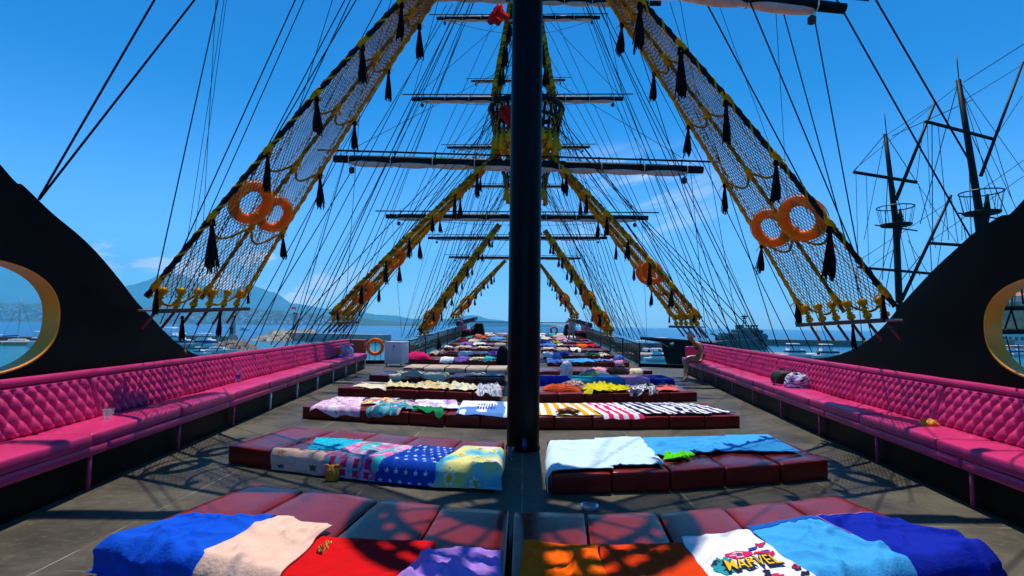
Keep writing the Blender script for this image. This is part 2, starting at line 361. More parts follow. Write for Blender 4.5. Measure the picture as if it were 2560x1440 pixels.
# ================================================================ benches
Y0B, Y1B = 2.3, 18.6
def tuft(u, z):      # u along (m), z up (m) -> depth 0..1
    a, b = .135, .20
    f = abs(math.sin(math.pi * (u / a + z / b))) * abs(math.sin(math.pi * (u / a - z / b)))
    return f ** .5
def bench(s, label):
    th = thing('long_bench', label, 'bench', tuple(bp(s, 10, .3, 0)))
    rnd = random.Random(5 + s)
    # backrests
    y = Y0B; i = 0
    while y < Y1B - .6:
        Ln = 1.75 + rnd.uniform(-.15, .2); y2 = min(y + Ln, Y1B)
        if Y1B - y2 < .8: y2 = Y1B
        ln = y2 - y; near = y < 9
        nu = max(14, int(ln / (.0125 if near else .022))); nv = 34 if near else 20
        def fn(u, v, y=y, y2=y2, ln=ln):
            z = .49 + v * .44; uu = u * ln
            e = min(uu, ln - uu); ev = min(v * .44, (1 - v) * .44)
            edge = 1 - math.exp(-max(0, e) / .022); edv = 1 - math.exp(-max(0, ev) / .018)
            inn = 1.0
            if .04 < e and v < .93: inn = .48 + .52 * tuft(uu, z - .49 + .02)
            # button dimples
            d = .105 * edge * edv * inn + .006 * fnoise(uu * 5, z * 5, y)
            return bp(s, y + .004 + u * (ln - .008), .60 - d + (v - .5) * .15, z)
        m = MB().grid(nu, nv, fn, uv=False)
        o = m.build('backrest', pink, th)
        y = y2; i += 1
    # top roll
    tr = MB(); pts = []
    n = 60
    for k in range(n + 1):
        yy = Y0B + (Y1B - Y0B) * k / n; pts.append(bp(s, yy, .635, .952 + .004 * fnoise(yy * 3)))
    tr.tube(pts, .042, 10); tr.build('top_roll', pink, th)
    # seat cushions
    y = Y0B
    while y < Y1B - .5:
        y2 = min(y + 1.25 + rnd.uniform(-.1, .3), Y1B)
        if Y1B - y2 < .7: y2 = Y1B
        hx = (y2 - y) / 2 - .004; cy = (y + y2) / 2; tilt = rnd.uniform(-.006, .006); fo = rnd.uniform(-.012, .012)
        def fn(p, hx=hx, cy=cy, tilt=tilt, fo=fo):
            a = 1 - (p.x / hx) ** 4; b = 1 - (p.y / .265) ** 4
            z = .452 + p.z + (.016 * max(0, a) * max(0, b) if p.z > 0 else 0) + tilt * p.x / hx
            z += .004 * fnoise(p.x * 6 + cy, p.y * 6, 3)
            return bp(s, cy + p.x, .245 + p.y + fo, z)
        MB().rbox((hx, .265, .052), .022, 8, 5, 1, fn).build('seat', pink, th)
        y = y2
    # padded band below the seats
    y = Y0B
    while y < Y1B - .5:
        y2 = min(y + 2.6 + rnd.uniform(-.2, .3), Y1B)
        if Y1B - y2 < 1: y2 = Y1B
        hx = (y2 - y) / 2 - .002; cy = (y + y2) / 2
        def fn(p, hx=hx, cy=cy): return bp(s, cy + p.x, .03 + p.y + .004 * fnoise(p.x * 4, cy), .352 + p.z)
        MB().rbox((hx, .045, .048), .026, 10, 1, 1, fn).build('front_band', pink, th)
        y = y2
    # frame board under the seat
    fb = MB(); fb.add([bp(s, yy, w, z) for yy in (Y0B, Y1B) for w in (.08, .66) for z in (.385, .40)], [(0, 1, 3, 2), (4, 6, 7, 5), (0, 4, 5, 1), (2, 3, 7, 6), (0, 2, 6, 4), (1, 5, 7, 3)])
    fb.build('seat_frame', black, th, smooth=False)
    kp = MB(); kp.add([bp(s, yy, w, z) for yy in (Y0B, Y1B) for w in (.085, .095) for z in (.002, .384)], [(0, 1, 3, 2), (4, 6, 7, 5), (0, 4, 5, 1), (2, 3, 7, 6), (0, 2, 6, 4), (1, 5, 7, 3)])  # black sheet added behind the legs, stands in for the shade under the seats
    kp.build('shade_panel', black, th, smooth=False)
    yy = 3.3
    while yy < Y1B:
        MB().tube([bp(s, yy, .035, 0), bp(s, yy, .035, .33)], .019, 8).build('leg', pinkpole if yy < 9 else whitep if s < 0 else pinkpole, th)
        yy += 1.52
    return th
bench(-1, 'long pink tufted bench along the left side of the deck')
bench(1, 'long pink tufted bench along the right side of the deck, woman at its far end')

# dark hull wall behind each bench, and the curved stern plates with their oval openings
def wallside(s):
    m = MB(); n = 40; vs = []
    for i in range(n + 1):
        y = -3 + (19.3 + 3) * i / n
        for (w, z) in ((.69, .0), (.69, .955), (.75, .965), (.75, -.02)): vs.append(bp(s, y, w, z))
    fs = [(i * 4 + j, i * 4 + (j + 1) % 4, (i + 1) * 4 + (j + 1) % 4, (i + 1) * 4 + j) for i in range(n) for j in range(4)]
    fs += [(0, 1, 2, 3), (n * 4 + 3, n * 4 + 2, n * 4 + 1, n * 4)]
    m.add(vs, fs)
    return tag(flat(m.build('bulwark', black)), ('low black bulwark behind the %s pink bench' % ('left' if s < 0 else 'right')), 'bulwark')
wallside(-1); wallside(1)

def swoop(s, outline, hole, label):
    out = (bp(s, 5, 1, 0) - bp(s, 5, 0, 0)).normalized(); al = (bp(s, 6, 0, 0) - bp(s, 5, 0, 0)).normalized()
    w0 = .755
    p0 = bp(s, 5, w0, 0)
    def to2(p): q = p - p0; return (q.dot(al), q.z)
    def to3(a, z, w=0): return p0 + al * a + V((0, 0, z)) + out * w
    o2 = [to2(hp(x, y, p0, out)) for x, y in outline]
    # top edge behind the frame carries on rising, foot runs along the bulwark
    a0, z0 = o2[0]; a1, z1 = o2[1]; sl = (z0 - z1) / (a0 - a1)
    top = [(a0 - 5.0, z0 + 2.4), (a0 - 3.2, z0 + 1.9), (a0 - 1.6, z0 - sl * -1.6 * 0 + 1.15)]
    loop = top + o2
    loop.append((o2[-1][0] + 1.2, .95)); loop.append((o2[-1][0] + 1.2, .70)); loop.append((a0 - 5.0, .70))
    # smooth the top edge
    def cr(P, n=5):
        r = []
        for i in range(len(P) - 1):
            q = [V((*P[max(0, min(len(P) - 1, i + j))], 0)) for j in (-1, 0, 1, 2)]
            for k in range(n):
                t = k / n
                r.append(tuple((.5 * ((2 * q[1]) + (q[2] - q[0]) * t + (2 * q[0] - 5 * q[1] + 4 * q[2] - q[3]) * t * t + (3 * q[1] - q[0] - 3 * q[2] + q[3]) * t ** 3))[:2]))
        r.append(P[-1]); return r
    loop = cr(loop[:-3] + [loop[-3]]) + loop[-2:]
    cx, top_, bot, rx = hole
    c = to2(hp(cx, (top_ + bot) / 2, p0, out)); zt = to2(hp(cx, top_, p0, out))[1]; zb = to2(hp(cx, bot, p0, out))[1]
    zc = (zt + zb) / 2; b = (zt - zb) / 2; a_ = abs(to2(hp(rx, (top_ + bot) / 2, p0, out))[0] - c[0])
    HL = []
    for i in range(64):
        th = 2 * math.pi * i / 64; cs, sn = math.cos(th), math.sin(th); e = 2 / 2.35
        HL.append((c[0] + a_ * math.copysign(abs(cs) ** e, cs), zc + b * math.copysign(abs(sn) ** e, sn)))
    TH = .15
    bm = bmesh.new()
    def ring(P):
        vs = [bm.verts.new(to3(a, z)) for a, z in P]
        return [bm.edges.new((vs[i], vs[(i + 1) % len(vs)])) for i in range(len(vs))]
    e = ring(loop) + ring(HL)
    bmesh.ops.triangle_fill(bm, use_beauty=True, use_dissolve=False, edges=e)
    r = bmesh.ops.extrude_face_region(bm, geom=bm.faces[:])
    bmesh.ops.translate(bm, vec=out * TH, verts=[v for v in r['geom'] if isinstance(v, bmesh.types.BMVert)])
    bmesh.ops.recalc_face_normals(bm, faces=bm.faces[:])
    me = bpy.data.meshes.new('curved_plate'); bm.to_mesh(me); bm.free(); me.materials.append(black)
    root = thing('stern_plate', label, 'hull plate', tuple(to3(0, .7)))
    o = bpy.data.objects.new('curved_plate', me); C.objects.link(o); o.parent = root; o.matrix_parent_inverse = Matrix.Translation(-root.location)
    # yellow lining of the opening
    m = MB(); vs = []
    for (a, z) in HL:
        da, dzz = a - c[0], z - zc; l = math.hypot(da, dzz)
        for (w, k) in ((-.003, 0), (-.003, -.014), (TH + .003, -.014), (TH + .003, 0)):
            vs.append(to3(a + da / l * (k - .001), z + dzz / l * (k - .001), w))
    n = 64
    m.add(vs, [(i * 4 + j, ((i + 1) % n) * 4 + j, ((i + 1) % n) * 4 + (j + 1) % 4, i * 4 + (j + 1) % 4) for i in range(n) for j in range(4)])
    flat(m.build('opening_lining', yellowp, root), 50)
swoop(-1, [(0, 410), (60, 465), (130, 532), (200, 590), (250, 640), (300, 700), (340, 752), (385, 800), (425, 842), (470, 876), (520, 893)], (-60, 640, 946, 150),
      'black curved hull plate with yellow-lined oval opening, on the left')
swoop(1, [(2560, 498), (2500, 540), (2440, 578), (2390, 622), (2340, 668), (2295, 715), (2250, 765), (2215, 808), (2180, 842), (2135, 872), (2070, 893)], (2640, 682, 962, 2460),
      'black curved hull plate with yellow-lined oval opening, on the right')

# ================================================================ mattresses
HM = .19
class Row:
    def __init__(s, Fp, Bp, h=HM): s.F = Fp; s.B = Bp; s.n = len(Fp) - 1; s.h = h
    def lerp(s, P, t):
        t2 = max(0, min(s.n - 1e-6, t)); i = int(t2); f = t - i
        return P[i] + (P[i + 1] - P[i]) * f
    def len_(s, t): return (s.lerp(s.B, t) - s.lerp(s.F, t)).length
    def wid(s): return (s.F[-1] - s.F[0]).length / s.n
    def top(s, t, v, lift=0.0):
        a = s.lerp(s.F, t); b = s.lerp(s.B, t); l = (b - a).length; p = a + (b - a) * (v / l); return V((p.x, p.y, dz(p.y) + s.h + lift))
    def drape(s, t, v, lift=.012, hang=0.0):
        """cloth point: t in mattress units across, v metres from the front edge; beyond an edge it hangs"""
        r = .035; w = s.wid(); Lm = s.len_(max(0, min(s.n, t)))
        def edge(d):          # d: metres inside the edge (negative = past it) -> (outward shift of the clamped pos, drop)
            q = r - d
            if q <= 0: return None
            if q < r * math.pi / 2:
                a = q / r; return (r * math.sin(a) - r, r * (1 - math.cos(a)))
            return (0.0, r + q - r * math.pi / 2)
        drop = 0; tt = t; vv = v
        e = edge(v)
        if e: vv = -e[0] * 1.0; vv = -e[0] if e[0] < 0 else 0; drop = max(drop, e[1]); fo = 1
        else: fo = 0
        e2 = edge(Lm - v)
        if e2 and not e: vv = Lm + e2[0]; drop = max(drop, e2[1]); fo = -1
        so = 0
        e3 = edge(t * w)
        if e3: tt = -e3[0] / w; drop = max(drop, e3[1]); so = -1
        e4 = edge((s.n - t) * w)
        if e4 and not e3: tt = s.n + e4[0] / w; drop = max(drop, e4[1]); so = 1
        p = s.top(tt, vv)
        fd = (s.lerp(s.F, .5) - s.lerp(s.B, .5)).normalized(); sd = (s.F[-1] - s.F[0]).normalized()
        k = min(1, drop / r)
        up = V((0, 0, 1)) * (1 - k) + (fd * fo + sd * so) * k
        fl = max(0, drop - s.h + .0)      # lying out on the deck
        z = p.z - min(drop, s.h - .006)
        p = V((p.x, p.y, z)) + up * (lift + hang * k * min(1, drop / .1)) + (fd * fo + sd * so) * fl
        if k >= 1: p.z = max(p.z, dz(p.y) + .008 + lift * .5)
        return p
    def inv(s, x, y):
        p = hz(x, y, s.h + dz(10)); best = None
        for _ in range(2): p = hz(x, y, s.h + dz(p.y))
        t, v = s.n / 2, .5
        for it in range(30):
            q = s.top(t, v); e = p - q
            q1 = s.top(t + .01, v) - q; q2 = s.top(t, v + .01) - q
            det = q1.x * q2.y - q1.y * q2.x
            t += .01 * (e.x * q2.y - e.y * q2.x) / det; v += .01 * (q1.x * e.y - q1.y * e.x) / det
        return t, v
ORD = ['first', 'second', 'third', 'fourth', 'fifth', 'sixth', 'seventh', 'eighth', 'ninth', 'tenth', 'eleventh', 'twelfth', 'thirteenth', 'fourteenth']
def make_mats(row, rowno, side, detail=2, rnd=random.Random(3), matl=None, extra='', skip=()):
    obs = []
    for i in range(row.n):
        if i in skip: continue
        hx = row.wid() / 2; Lc = row.len_(i + .5); hl = Lc / 2
        s1, s2, s3 = rnd.uniform(-.012, .012), rnd.uniform(-.02, .02), rnd.uniform(0, 50)
        def fn(p, i=i):
            t = i + .5 + (p.x / hx) * .488; v = hl + p.y + s2
            a = max(0, 1 - (p.x / hx) ** 4) * max(0, 1 - (p.y / hl) ** 6)
            q = row.top(t, v); zz = q.z - row.h / 2 + p.z * .98
            if p.z > 0: zz += .007 * a - .003 + s1 * .4
            zz += .005 * fnoise(p.x * 7 + s3, p.y * 7, p.z * 9)
            return V((q.x, q.y, max(zz, dz(q.y) + .002)))
        nn = (6, 10, 1) if detail == 2 else (3, 4, 0) if detail == 1 else (1, 1, 0)
        m = MB().rbox((hx, hl, row.h / 2), .020, *nn, fn)
        o = m.build('mattress', matl or vinyl)
        c = row.top(i + .5, hl)
        if detail == 2:   # seam piping round the top
            pp = []
            for (a, b) in ((-1, -1), (1, -1), (1, 1), (-1, 1), (-1, -1)):
                pass
        k = i if side > 0 else row.n - 1 - i
        lab = 'brown vinyl mattress, %s from the mast in the %s row from the front, %s side%s' % (ORD[k], ORD[rowno], 'right' if side > 0 else 'left', extra)
        tag(o, lab, 'mattress', 'brown mattresses laid in rows on the deck'); obs.append(o)
    return obs
def P3(lst): return [hz(x, y, 0) for x, y in lst]
def PT(lst):
    r = []
    for x, y in lst:
        p = hz(x, y, HM); r.append(V((p.x, p.y, 0)))
    return r
ROWS = {}
ROWS[0, -1] = Row(PT([(262, 1350), (445, 1390), (705, 1455), (965, 1490), (1262, 1512)]), PT([(628, 1208), (768, 1221), (952, 1242), (1105, 1260), (1276, 1274)]))
ROWS[0, 1] = Row(PT([(1270, 1512), (1490, 1512), (1760, 1500), (2010, 1465), (2235, 1420), (2470, 1385)]), PT([(1281, 1275), (1464, 1281), (1643, 1279), (1809, 1267), (1957, 1247), (2092, 1235)]))
ROWS[1, -1] = Row(P3([(568, 1158), (682, 1174), (800, 1189), (925, 1204), (1075, 1219), (1245, 1226)]), PT([(722, 1067), (845, 1074), (948, 1082), (1050, 1091), (1155, 1099), (1262, 1104)]))
ROWS[1, 1] = Row(P3([(1378, 1236), (1529, 1234), (1678, 1231), (1815, 1220), (1954, 1210), (2073, 1197)]), PT([(1366, 1097), (1480, 1097), (1592, 1096), (1705, 1094), (1818, 1092), (1930, 1090)]))
def gen(pts, dx, Lm):
    Fp = P3(pts); return Row(Fp, [p + V((dx, Lm, 0)) for p in Fp])
ROWS[2, -1] = gen([(753, 1046), (843, 1051), (930, 1057), (1022, 1062), (1111, 1067), (1200, 1070), (1290, 1072)], .10, 1.32)
ROWS[2, 1] = gen([(1292, 1074), (1385, 1074), (1481, 1074), (1577, 1074), (1674, 1073), (1762, 1072), (1851, 1069)], -.05, 1.32)
ROWS[3, -1] = gen([(843, 991), (910, 994), (980, 997), (1045, 1000), (1112, 1003), (1180, 1006), (1250, 1008)], .05, 1.32)
ROWS[3, 1] = gen([(1322, 1008), (1394, 1008), (1463, 1007), (1533, 1007), (1604, 1006), (1675, 1005), (1744, 1003)], -.05, 1.32)
ROWS[4, -1] = gen([(922, 955), (984, 957), (1046, 959), (1108, 960)], 0, 1.32)
ROWS[104, -1] = gen([(1122, 962), (1190, 963), (1262, 964)], 0, 1.32)
ROWS[4, 1] = gen([(1330, 968), (1404, 968), (1475, 968), (1545, 967), (1614, 967), (1685, 966)], -.05, 1.32)
ROWS[5, -1] = gen([(1007, 934), (1058, 935), (1112, 936), (1164, 937), (1215, 938), (1268, 938)], 0, 1.32)
ROWS[5, 1] = gen([(1344, 944), (1402, 944), (1460, 944), (1518, 943), (1575, 943), (1632, 942)], 0, 1.32)
def genx(Y, xa, xb, h=HM, L_=1.32):
    n = max(2, round(abs(xb - xa) / .57)); Fp = [V((xa + (xb - xa) * i / n, Y, 0)) for i in range(n + 1)]
    return Row(Fp, [p + V((0, L_, 0)) for p in Fp])
FAR = []
y = 20.7; k = 6
while y < 44:
    hw = 4.2 if y < 40 else 3.6
    ROWS[k, -1] = genx(y, -(hw - .1 if k != 6 else 4.35), -.98 if k > 6 else -.95); ROWS[k, 1] = genx(y - .1, .85 if k > 6 else .9, hw if k > 7 else 4.0)
    y += 2.95; k += 1
NROW = k
MR = random.Random(11)
for (k, s), r in sorted(ROWS.items()):
    if k == 104: make_mats(r, 4, s, 1, MR); continue
    ex = ''
    kk = k
    if k == 4 and s < 0:
        # second block of the fifth row lies nearer the mast: number after it
        obs = make_mats(r, 4, s, 1, MR)
        for i, o in enumerate(obs): o['label'] = 'brown vinyl mattress, %s from the mast in the fifth row from the front, left side' % ORD[2 + (2 - i)]
        continue
    make_mats(r, kk, s, 2 if k < 2 else 1 if k < 6 else 0, MR)
# ================================================================ towels
def towel(key, corners, material, label, amp=.012, seed=0, nu=26, nv=26, lift=.012, jag=.02, cat='towel', name='towel', group=None, ridges=6, fine=1.0, hangf=.012, roll=0):
    row = ROWS[key]
    if key[0] <= 1: amp *= 1.05; ridges += 4
    cs = [row.inv(*c[1:]) if c[0] == 'p' else c for c in corners]     # front-left, front-right, back-right, back-left
    rd = random.Random(seed)
    RG = [(rd.random(), rd.random(), rd.uniform(0, math.pi), rd.uniform(.014, .034), rd.uniform(.12, .45), rd.uniform(.7, 1.7)) for _ in range(ridges)]
    def st(u, v):
        a = cs[0][0] + (cs[1][0] - cs[0][0]) * u; b = cs[3][0] + (cs[2][0] - cs[3][0]) * u
        c = cs[0][1] + (cs[1][1] - cs[0][1]) * u; d = cs[3][1] + (cs[2][1] - cs[3][1]) * u
        t = a + (b - a) * v; w = c + (d - c) * v
        eu = max(abs(u - .5), abs(v - .5)) * 2
        t += jag * 1.8 * eu ** 3 * fnoise(u * 3 + seed, v * 3, 1); w += jag * eu ** 3 * fnoise(u * 3 + seed, v * 3, 7)
        return t, w
    def wr(u, v):
        h = 0
        for (x, y, a, wd, ln, k) in RG:
            du, dv = u - x, v - y; p = du * math.cos(a) + dv * math.sin(a); q = -du * math.sin(a) + dv * math.cos(a)
            q += .06 * math.sin(p * 9 + k * 7)
            h += k * math.exp(.7 - math.sqrt((q / wd) ** 2 + .5) - (p / ln) ** 2)
        h += fine * (.5 + .9 * (1 - abs(fnoise(u * 4 + seed * 3.1, v * 4)) * 2.2) * .5 + .35 * fnoise(u * 11 + seed, v * 11, 4))
        h = max(0, h) * amp * (1 - .75 * max(0, max(v, abs(u - .5) * 2) - .8) / .2)
        if roll: h += roll * math.exp(-((v - .955 - .02 * fnoise(u * 4, seed)) / .035) ** 2) * (.5 + .5 * math.sin(u * 5 + seed))
        return max(0, h)
    def mp(u, v, up=0.0):
        t, w = st(u, v); return row.drape(t, w, lift + wr(u, v) + up, hangf * (1 + fnoise(u * 6 + seed, v * 2, 9)))
    m = MB().grid(nu, nv, lambda u, v: mp(u, v)); b = len(m.v)
    # hem: short skirt so the cloth has an edge thickness
    per = [(i / nu, 0) for i in range(nu)] + [(1, j / nv) for j in range(nv)] + [(1 - i / nu, 1) for i in range(nu)] + [(0, 1 - j / nv) for j in range(nv)]
    vs = []
    for (u, v) in per: vs += [mp(u, v), mp(u, v, -.008)]
    n = len(per); m.uv = m.uv or {}
    for i, (u, v) in enumerate(per): m.uv[b + 2 * i] = (u, v); m.uv[b + 2 * i + 1] = (u, v)
    m.add(vs, [(2 * i, 2 * i + 1, 2 * ((i + 1) % n) + 1, 2 * ((i + 1) % n)) for i in range(n)])
    o = m.build(name, material); tag(o, label, cat, group); o['_'] = 0; del o['_']
    return o, mp
def shape(parent, material, mp, c, s, polys, up=.004, name='print'):
    for k, (pts) in enumerate(polys):
        m = MB(); uvshape(m, mp, c, s, pts, 0, up + .0004 * k); m.build(name, material, parent)
def uvshape(m, mp, c, s, pts, mi=0, up=.004):
    """small printed shape in cloth uv space"""
    vs = [mp(c[0], c[1], up)] + [mp(c[0] + x * s[0], c[1] + y * s[1], up) for x, y in pts]; n = len(pts)
    m.add(vs, [(0, 1 + i, 1 + (i + 1) % n) for i in range(n)], mi)
def ell(a=1, b=1, cx=0, cy=0, n=12, rot=0): return [(cx + a * math.cos(t) * math.cos(rot) - b * math.sin(t) * math.sin(rot), cy + a * math.cos(t) * math.sin(rot) + b * math.sin(t) * math.cos(rot)) for t in [2 * math.pi * i / n for i in range(n)]]
def text_print(txt, mp, box, m, name, parent, up=.005, flip=False, shear=0, fat=.012):
    cu = bpy.data.curves.new('lettering', 'FONT'); cu.body = txt; cu.shear = shear; cu.offset = fat
    to = bpy.data.objects.new('lettering', cu); C.objects.link(to)
    bpy.context.view_layer.update()
    me = bpy.data.meshes.new_from_object(to); bpy.data.objects.remove(to); bpy.data.curves.remove(cu)
    bm = bmesh.new(); bm.from_mesh(me)
    for _ in range(3): bmesh.ops.subdivide_edges(bm, edges=[e for e in bm.edges if e.calc_length() > .08], cuts=1)
    bmesh.ops.triangulate(bm, faces=bm.faces[:]); bm.to_mesh(me); bm.free()
    xs = [v.co.x for v in me.vertices]; ys = [v.co.y for v in me.vertices]; x0, x1, y0, y1 = min(xs), max(xs), min(ys), max(ys)
    for v in me.vertices:
        a = (v.co.x - x0) / (x1 - x0); b = (v.co.y - y0) / (y1 - y0)
        if flip: a, b = 1 - a, 1 - b
        v.co = mp(box[0] + (box[2] - box[0]) * a, box[1] + (box[3] - box[1]) * b, up)
    me.materials.clear(); me.materials.append(m); me.update()
    o = bpy.data.objects.new(name, me); C.objects.link(o); o.parent = parent
    return o
WHITEC = cloth('white', (.80, .80, .82)); 
cBlue = cloth('royal_blue', (.004, .085, .62)); cPeach = cloth('peach', (.80, .52, .40)); cRed = cloth('red', (.62, .004, .006))
cLil = cloth('lilac', (.42, .22, .66)); cOr = cloth('orange', (.95, .125, .002)); cRO = cloth('red_orange', (.72, .045, .004))
cSky = cloth('sky_blue', (.05, .36, .74)); cNavy = cloth('navy', (.006, .02, .36)); cMint = cloth('pale_mint', (.58, .76, .80))
cGreen = cloth('neon_green', (.10, .62, .01)); cCy = patchy('cyan_leaf', [(.01, .42, .58), (.01, .50, .66), (.008, .26, .44), (.02, .52, .66)], 9, 1, 3)
cCream = cloth('cream', (.76, .66, .44)); cYel = cloth('yellow', (.66, .56, .01)); cSal = cloth('salmon', (.75, .12, .12))
cPk = cloth('pink', (.76, .30, .46)); cMag = cloth('magenta', (.72, .01, .13)); cTeal = cloth('teal', (.02, .42, .42)); cBeige = cloth('beige', (.50, .40, .32))
cLB = cloth('light_blue', (.10, .22, .60)); cPurp = cloth('purple', (.20, .10, .42)); cBlk = cloth('black', (.012, .01, .014)); cDG = cloth('dark_green', (.01, .20, .07)); cBrown = cloth('brown', (.30, .12, .05))
ink = mat('print_ink', (.02, .02, .05), .9, .1); inkT = mat('print_teal', (.02, .30, .34), .9, .1); inkR = mat('print_pink', (.60, .02, .12), .9, .1); inkY = mat('print_yellow', (.85, .50, .02), .9, .1); inkO = mat('print_orange', (.80, .25, .02), .9, .1); inkG = mat('print_green', (.03, .12, .06), .9, .1); inkBlue = mat('print_blue', (.02, .05, .30), .9, .1); inkL = mat('print_paleblue', (.10, .18, .55), .9, .1); inkP = mat('print_lilac', (.45, .25, .60), .9, .1)
# --- front row, left
a0 = (0, -1); b0 = (0, 1)
towel(a0, [(-.22, -.20), (1.32, -.20), ('p', 690, 1300), ('p', 455, 1300)], cBlue, 'bright royal blue towel over the leftmost mattress of the front row', .020, 2, 80, 80, lift=.02, ridges=11, roll=.02)
towel(a0, [(1.15, -.20), (1.98, -.20), ('p', 830, 1330), ('p', 695, 1303)], cPeach, 'pale peach towel between the royal blue and the red towel', .015, 5, 60, 70, lift=.034, ridges=10, jag=.04)
towel(a0, [(1.9, -.20), (3.02, -.20), ('p', 1090, 1360), ('p', 806, 1347)], cRed, 'plain bright red towel in the front row, left of the lilac one', .007, 8, 46, 50, lift=.016, ridges=4)
towel(a0, [(2.9, -.19), (3.97, -.19), ('p', 1254, 1392), ('p', 1068, 1383)], cLil, 'crumpled lilac towel nearest the mast axis in the front row, left side', .028, 11, 56, 56, lift=.022, ridges=11, jag=.05, roll=.03)
t, mp = towel(a0, [('p', 790, 1392), ('p', 806, 1396), ('p', 835, 1362), ('p', 822, 1358)], patchy('scarf', [(.7, .4, .02), (.5, .02, .02), (.02, .02, .02), (.7, .5, .1)], 7, 2, 4), 'small yellow and red scarf tucked beside the peach towel', .02, 4, 10, 10, cat='scarf', name='scarf')
# --- front row, right
towel(b0, [(.02, -.19), (1.13, -.19), ('p', 1498, 1368), ('p', 1312, 1365)], cOr, 'dark orange towel in the front row, just right of the mast', .020, 14, 50, 50, jag=.04, roll=.03)
towel(b0, [(1.08, -.19), (2.24, -.19), ('p', 1706, 1365), ('p', 1502, 1372)], cRO, 'red-orange towel between the dark orange and the white towel', .012, 17, 50, 50, lift=.018)
tw, mp = towel(b0, [(2.18, -.19), (3.22, -.19), ('p', 1868, 1334), ('p', 1702, 1358)], WHITEC, 'white towel printed with yellow lettering and teal and red marks', .010, 20, 60, 60, lift=.022, ridges=7, jag=.04, roll=.03)
m = MB(); rd = random.Random(4)
def blob(cx, cy, a, b, mi, rough=.3, n=22, up=.004):
    ph = rd.uniform(0, 9); pts = [((1 + rough * fnoise(math.cos(t) * 2 + ph, math.sin(t) * 2, ph)) * a * math.cos(t), (1 + rough * fnoise(math.cos(t) * 2 + ph, math.sin(t) * 2, ph)) * b * math.sin(t)) for t in [2 * math.pi * i / n for i in range(n)]]
    shape(tw, MARK[mi], mp, (cx, cy), (1, 1), [pts], up)
MARK = [ink, inkT, inkR, inkY, whitep, inkBlue]
for i in range(9): blob(.22 + rd.uniform(-.09, .09), .50 + rd.uniform(-.06, .07), .075, .05, 1, .6)
for i in range(9): blob(.22 + rd.uniform(-.10, .10), .50 + rd.uniform(-.07, .08), .040, .014, 0, .8, up=.0055)
for k_, (mi, q) in enumerate(((2, 1), (4, .72), (2, .5), (5, .22))): blob(.50, .62, .17 * q, .055 * q, mi, .12, up=.005 + .0008 * k_)
for i in range(7): blob(.76 + rd.uniform(-.09, .09), .62 + rd.uniform(-.08, .08), .06, .022, 5 if i % 2 else 2, .7, up=.005)
for i in range(8): blob(.72 + rd.uniform(-.2, .2), .33 + rd.uniform(-.05, .05), .045, .02, 2 if i % 2 else 0, .7, up=.005)
text_print('MARVEL', mp, (.20, .395, .84, .545), ink, 'lettering', tw, up=.0135, shear=.2, fat=.055)
text_print('MARVEL', mp, (.215, .41, .825, .53), inkY, 'lettering', tw, up=.0165, shear=.2, fat=.005)
tsk, mpk = towel(b0, [(3.12, -.19), (4.30, -.19), ('p', 2034, 1302), ('p', 1868, 1328)], cSky, 'light sky blue towel between the white and the navy towel', .021, 23, 70, 70, lift=.024, ridges=16)
tnv, mpn = towel(b0, [(4.12, -.19), (5.25, -.19), ('p', 2182, 1290), ('p', 2040, 1300)], cNavy, 'dark navy blue towel over the rightmost mattress of the front row', .022, 26, 70, 70, lift=.020, ridges=12)
def hem(par, mp, m_, v0=.925, v1=1.0):
    MB().grid(60, 4, lambda u, v: mp(u, v0 + (v1 - v0) * v, .0035)).build('woven_border', m_, par)
hem(tsk, mpk, cloth('border_blue', (.01, .10, .42)))
MB().tube([mpn(k / 60, 1, .002) for k in range(61)], .0045, 5).build('hem', inkP, tnv); MB().tube([mpn(0, 1 - k / 60, .002) for k in range(61)], .0035, 5).build('hem', inkP, tnv)
# --- second row, left
a1 = (1, -1); b1 = (1, 1)
tt, mp = towel(a1, [(1.0, -.19), (2.22, -.19), ('p', 850, 1130), ('p', 690, 1122)], cPeach, 'pale pink towel printed with turtles and a starfish', .006, 31, 40, 40)
def turtle(cx, cy, s):
    P = []
    for k in range(48):
        a = 2 * math.pi * k / 48; r = 1.0
        for (c_, h_, w_) in ((math.pi / 2, .65, .16), (.72, 1.0, .14), (math.pi - .72, 1.0, .14), (-.85, .75, .14), (math.pi + .85, .75, .14)):
            d = (a - c_ + math.pi) % (2 * math.pi) - math.pi; r += h_ * math.exp(-(d / w_) ** 2)
        P.append((.85 * r * math.cos(a), r * math.sin(a)))
    shape(tt, inkG, mp, (cx, cy), (s, s), [P])
turtle(.18, .22, .055); turtle(.74, .25, .06); turtle(.86, .75, .035); turtle(.46, .8, .035)
star5 = [((1 if i % 2 == 0 else .42) * math.sin(math.pi * i / 5), (1 if i % 2 == 0 else .42) * math.cos(math.pi * i / 5)) for i in range(10)]
shape(tt, inkO, mp, (.17, .66), (.085, .085), [star5])
towel(a1, [('p', 770, 1128), ('p', 885, 1132), ('p', 908, 1103), ('p', 790, 1098)], cCy, 'cyan towel with leaf pattern folded at the back of the second row, left side', .004, 33, 30, 20, lift=.02)
t3, mp = towel(a1, [(2.05, -.19), (3.25, -.19), ('p', 1035, 1120), ('p', 905, 1108)], patchy('pink_teal', [(.70, .30, .55), (.72, .40, .60), (.05, .50, .50), (.62, .12, .34), (.70, .35, .58)], 3.2, 3, 2), 'pink and teal patterned towel hanging over the front of the second row', .012, 36, 44, 44, lift=.020)
for i in range(8): shape(t3, inkR, mp, (.16 + (i % 4) * .2, .10 + .10 * (i // 4)), (.05, .035), [[(-1, -1), (1, -1), (.8, .2), (1, 1), (-1, 1), (-.7, 0)]])
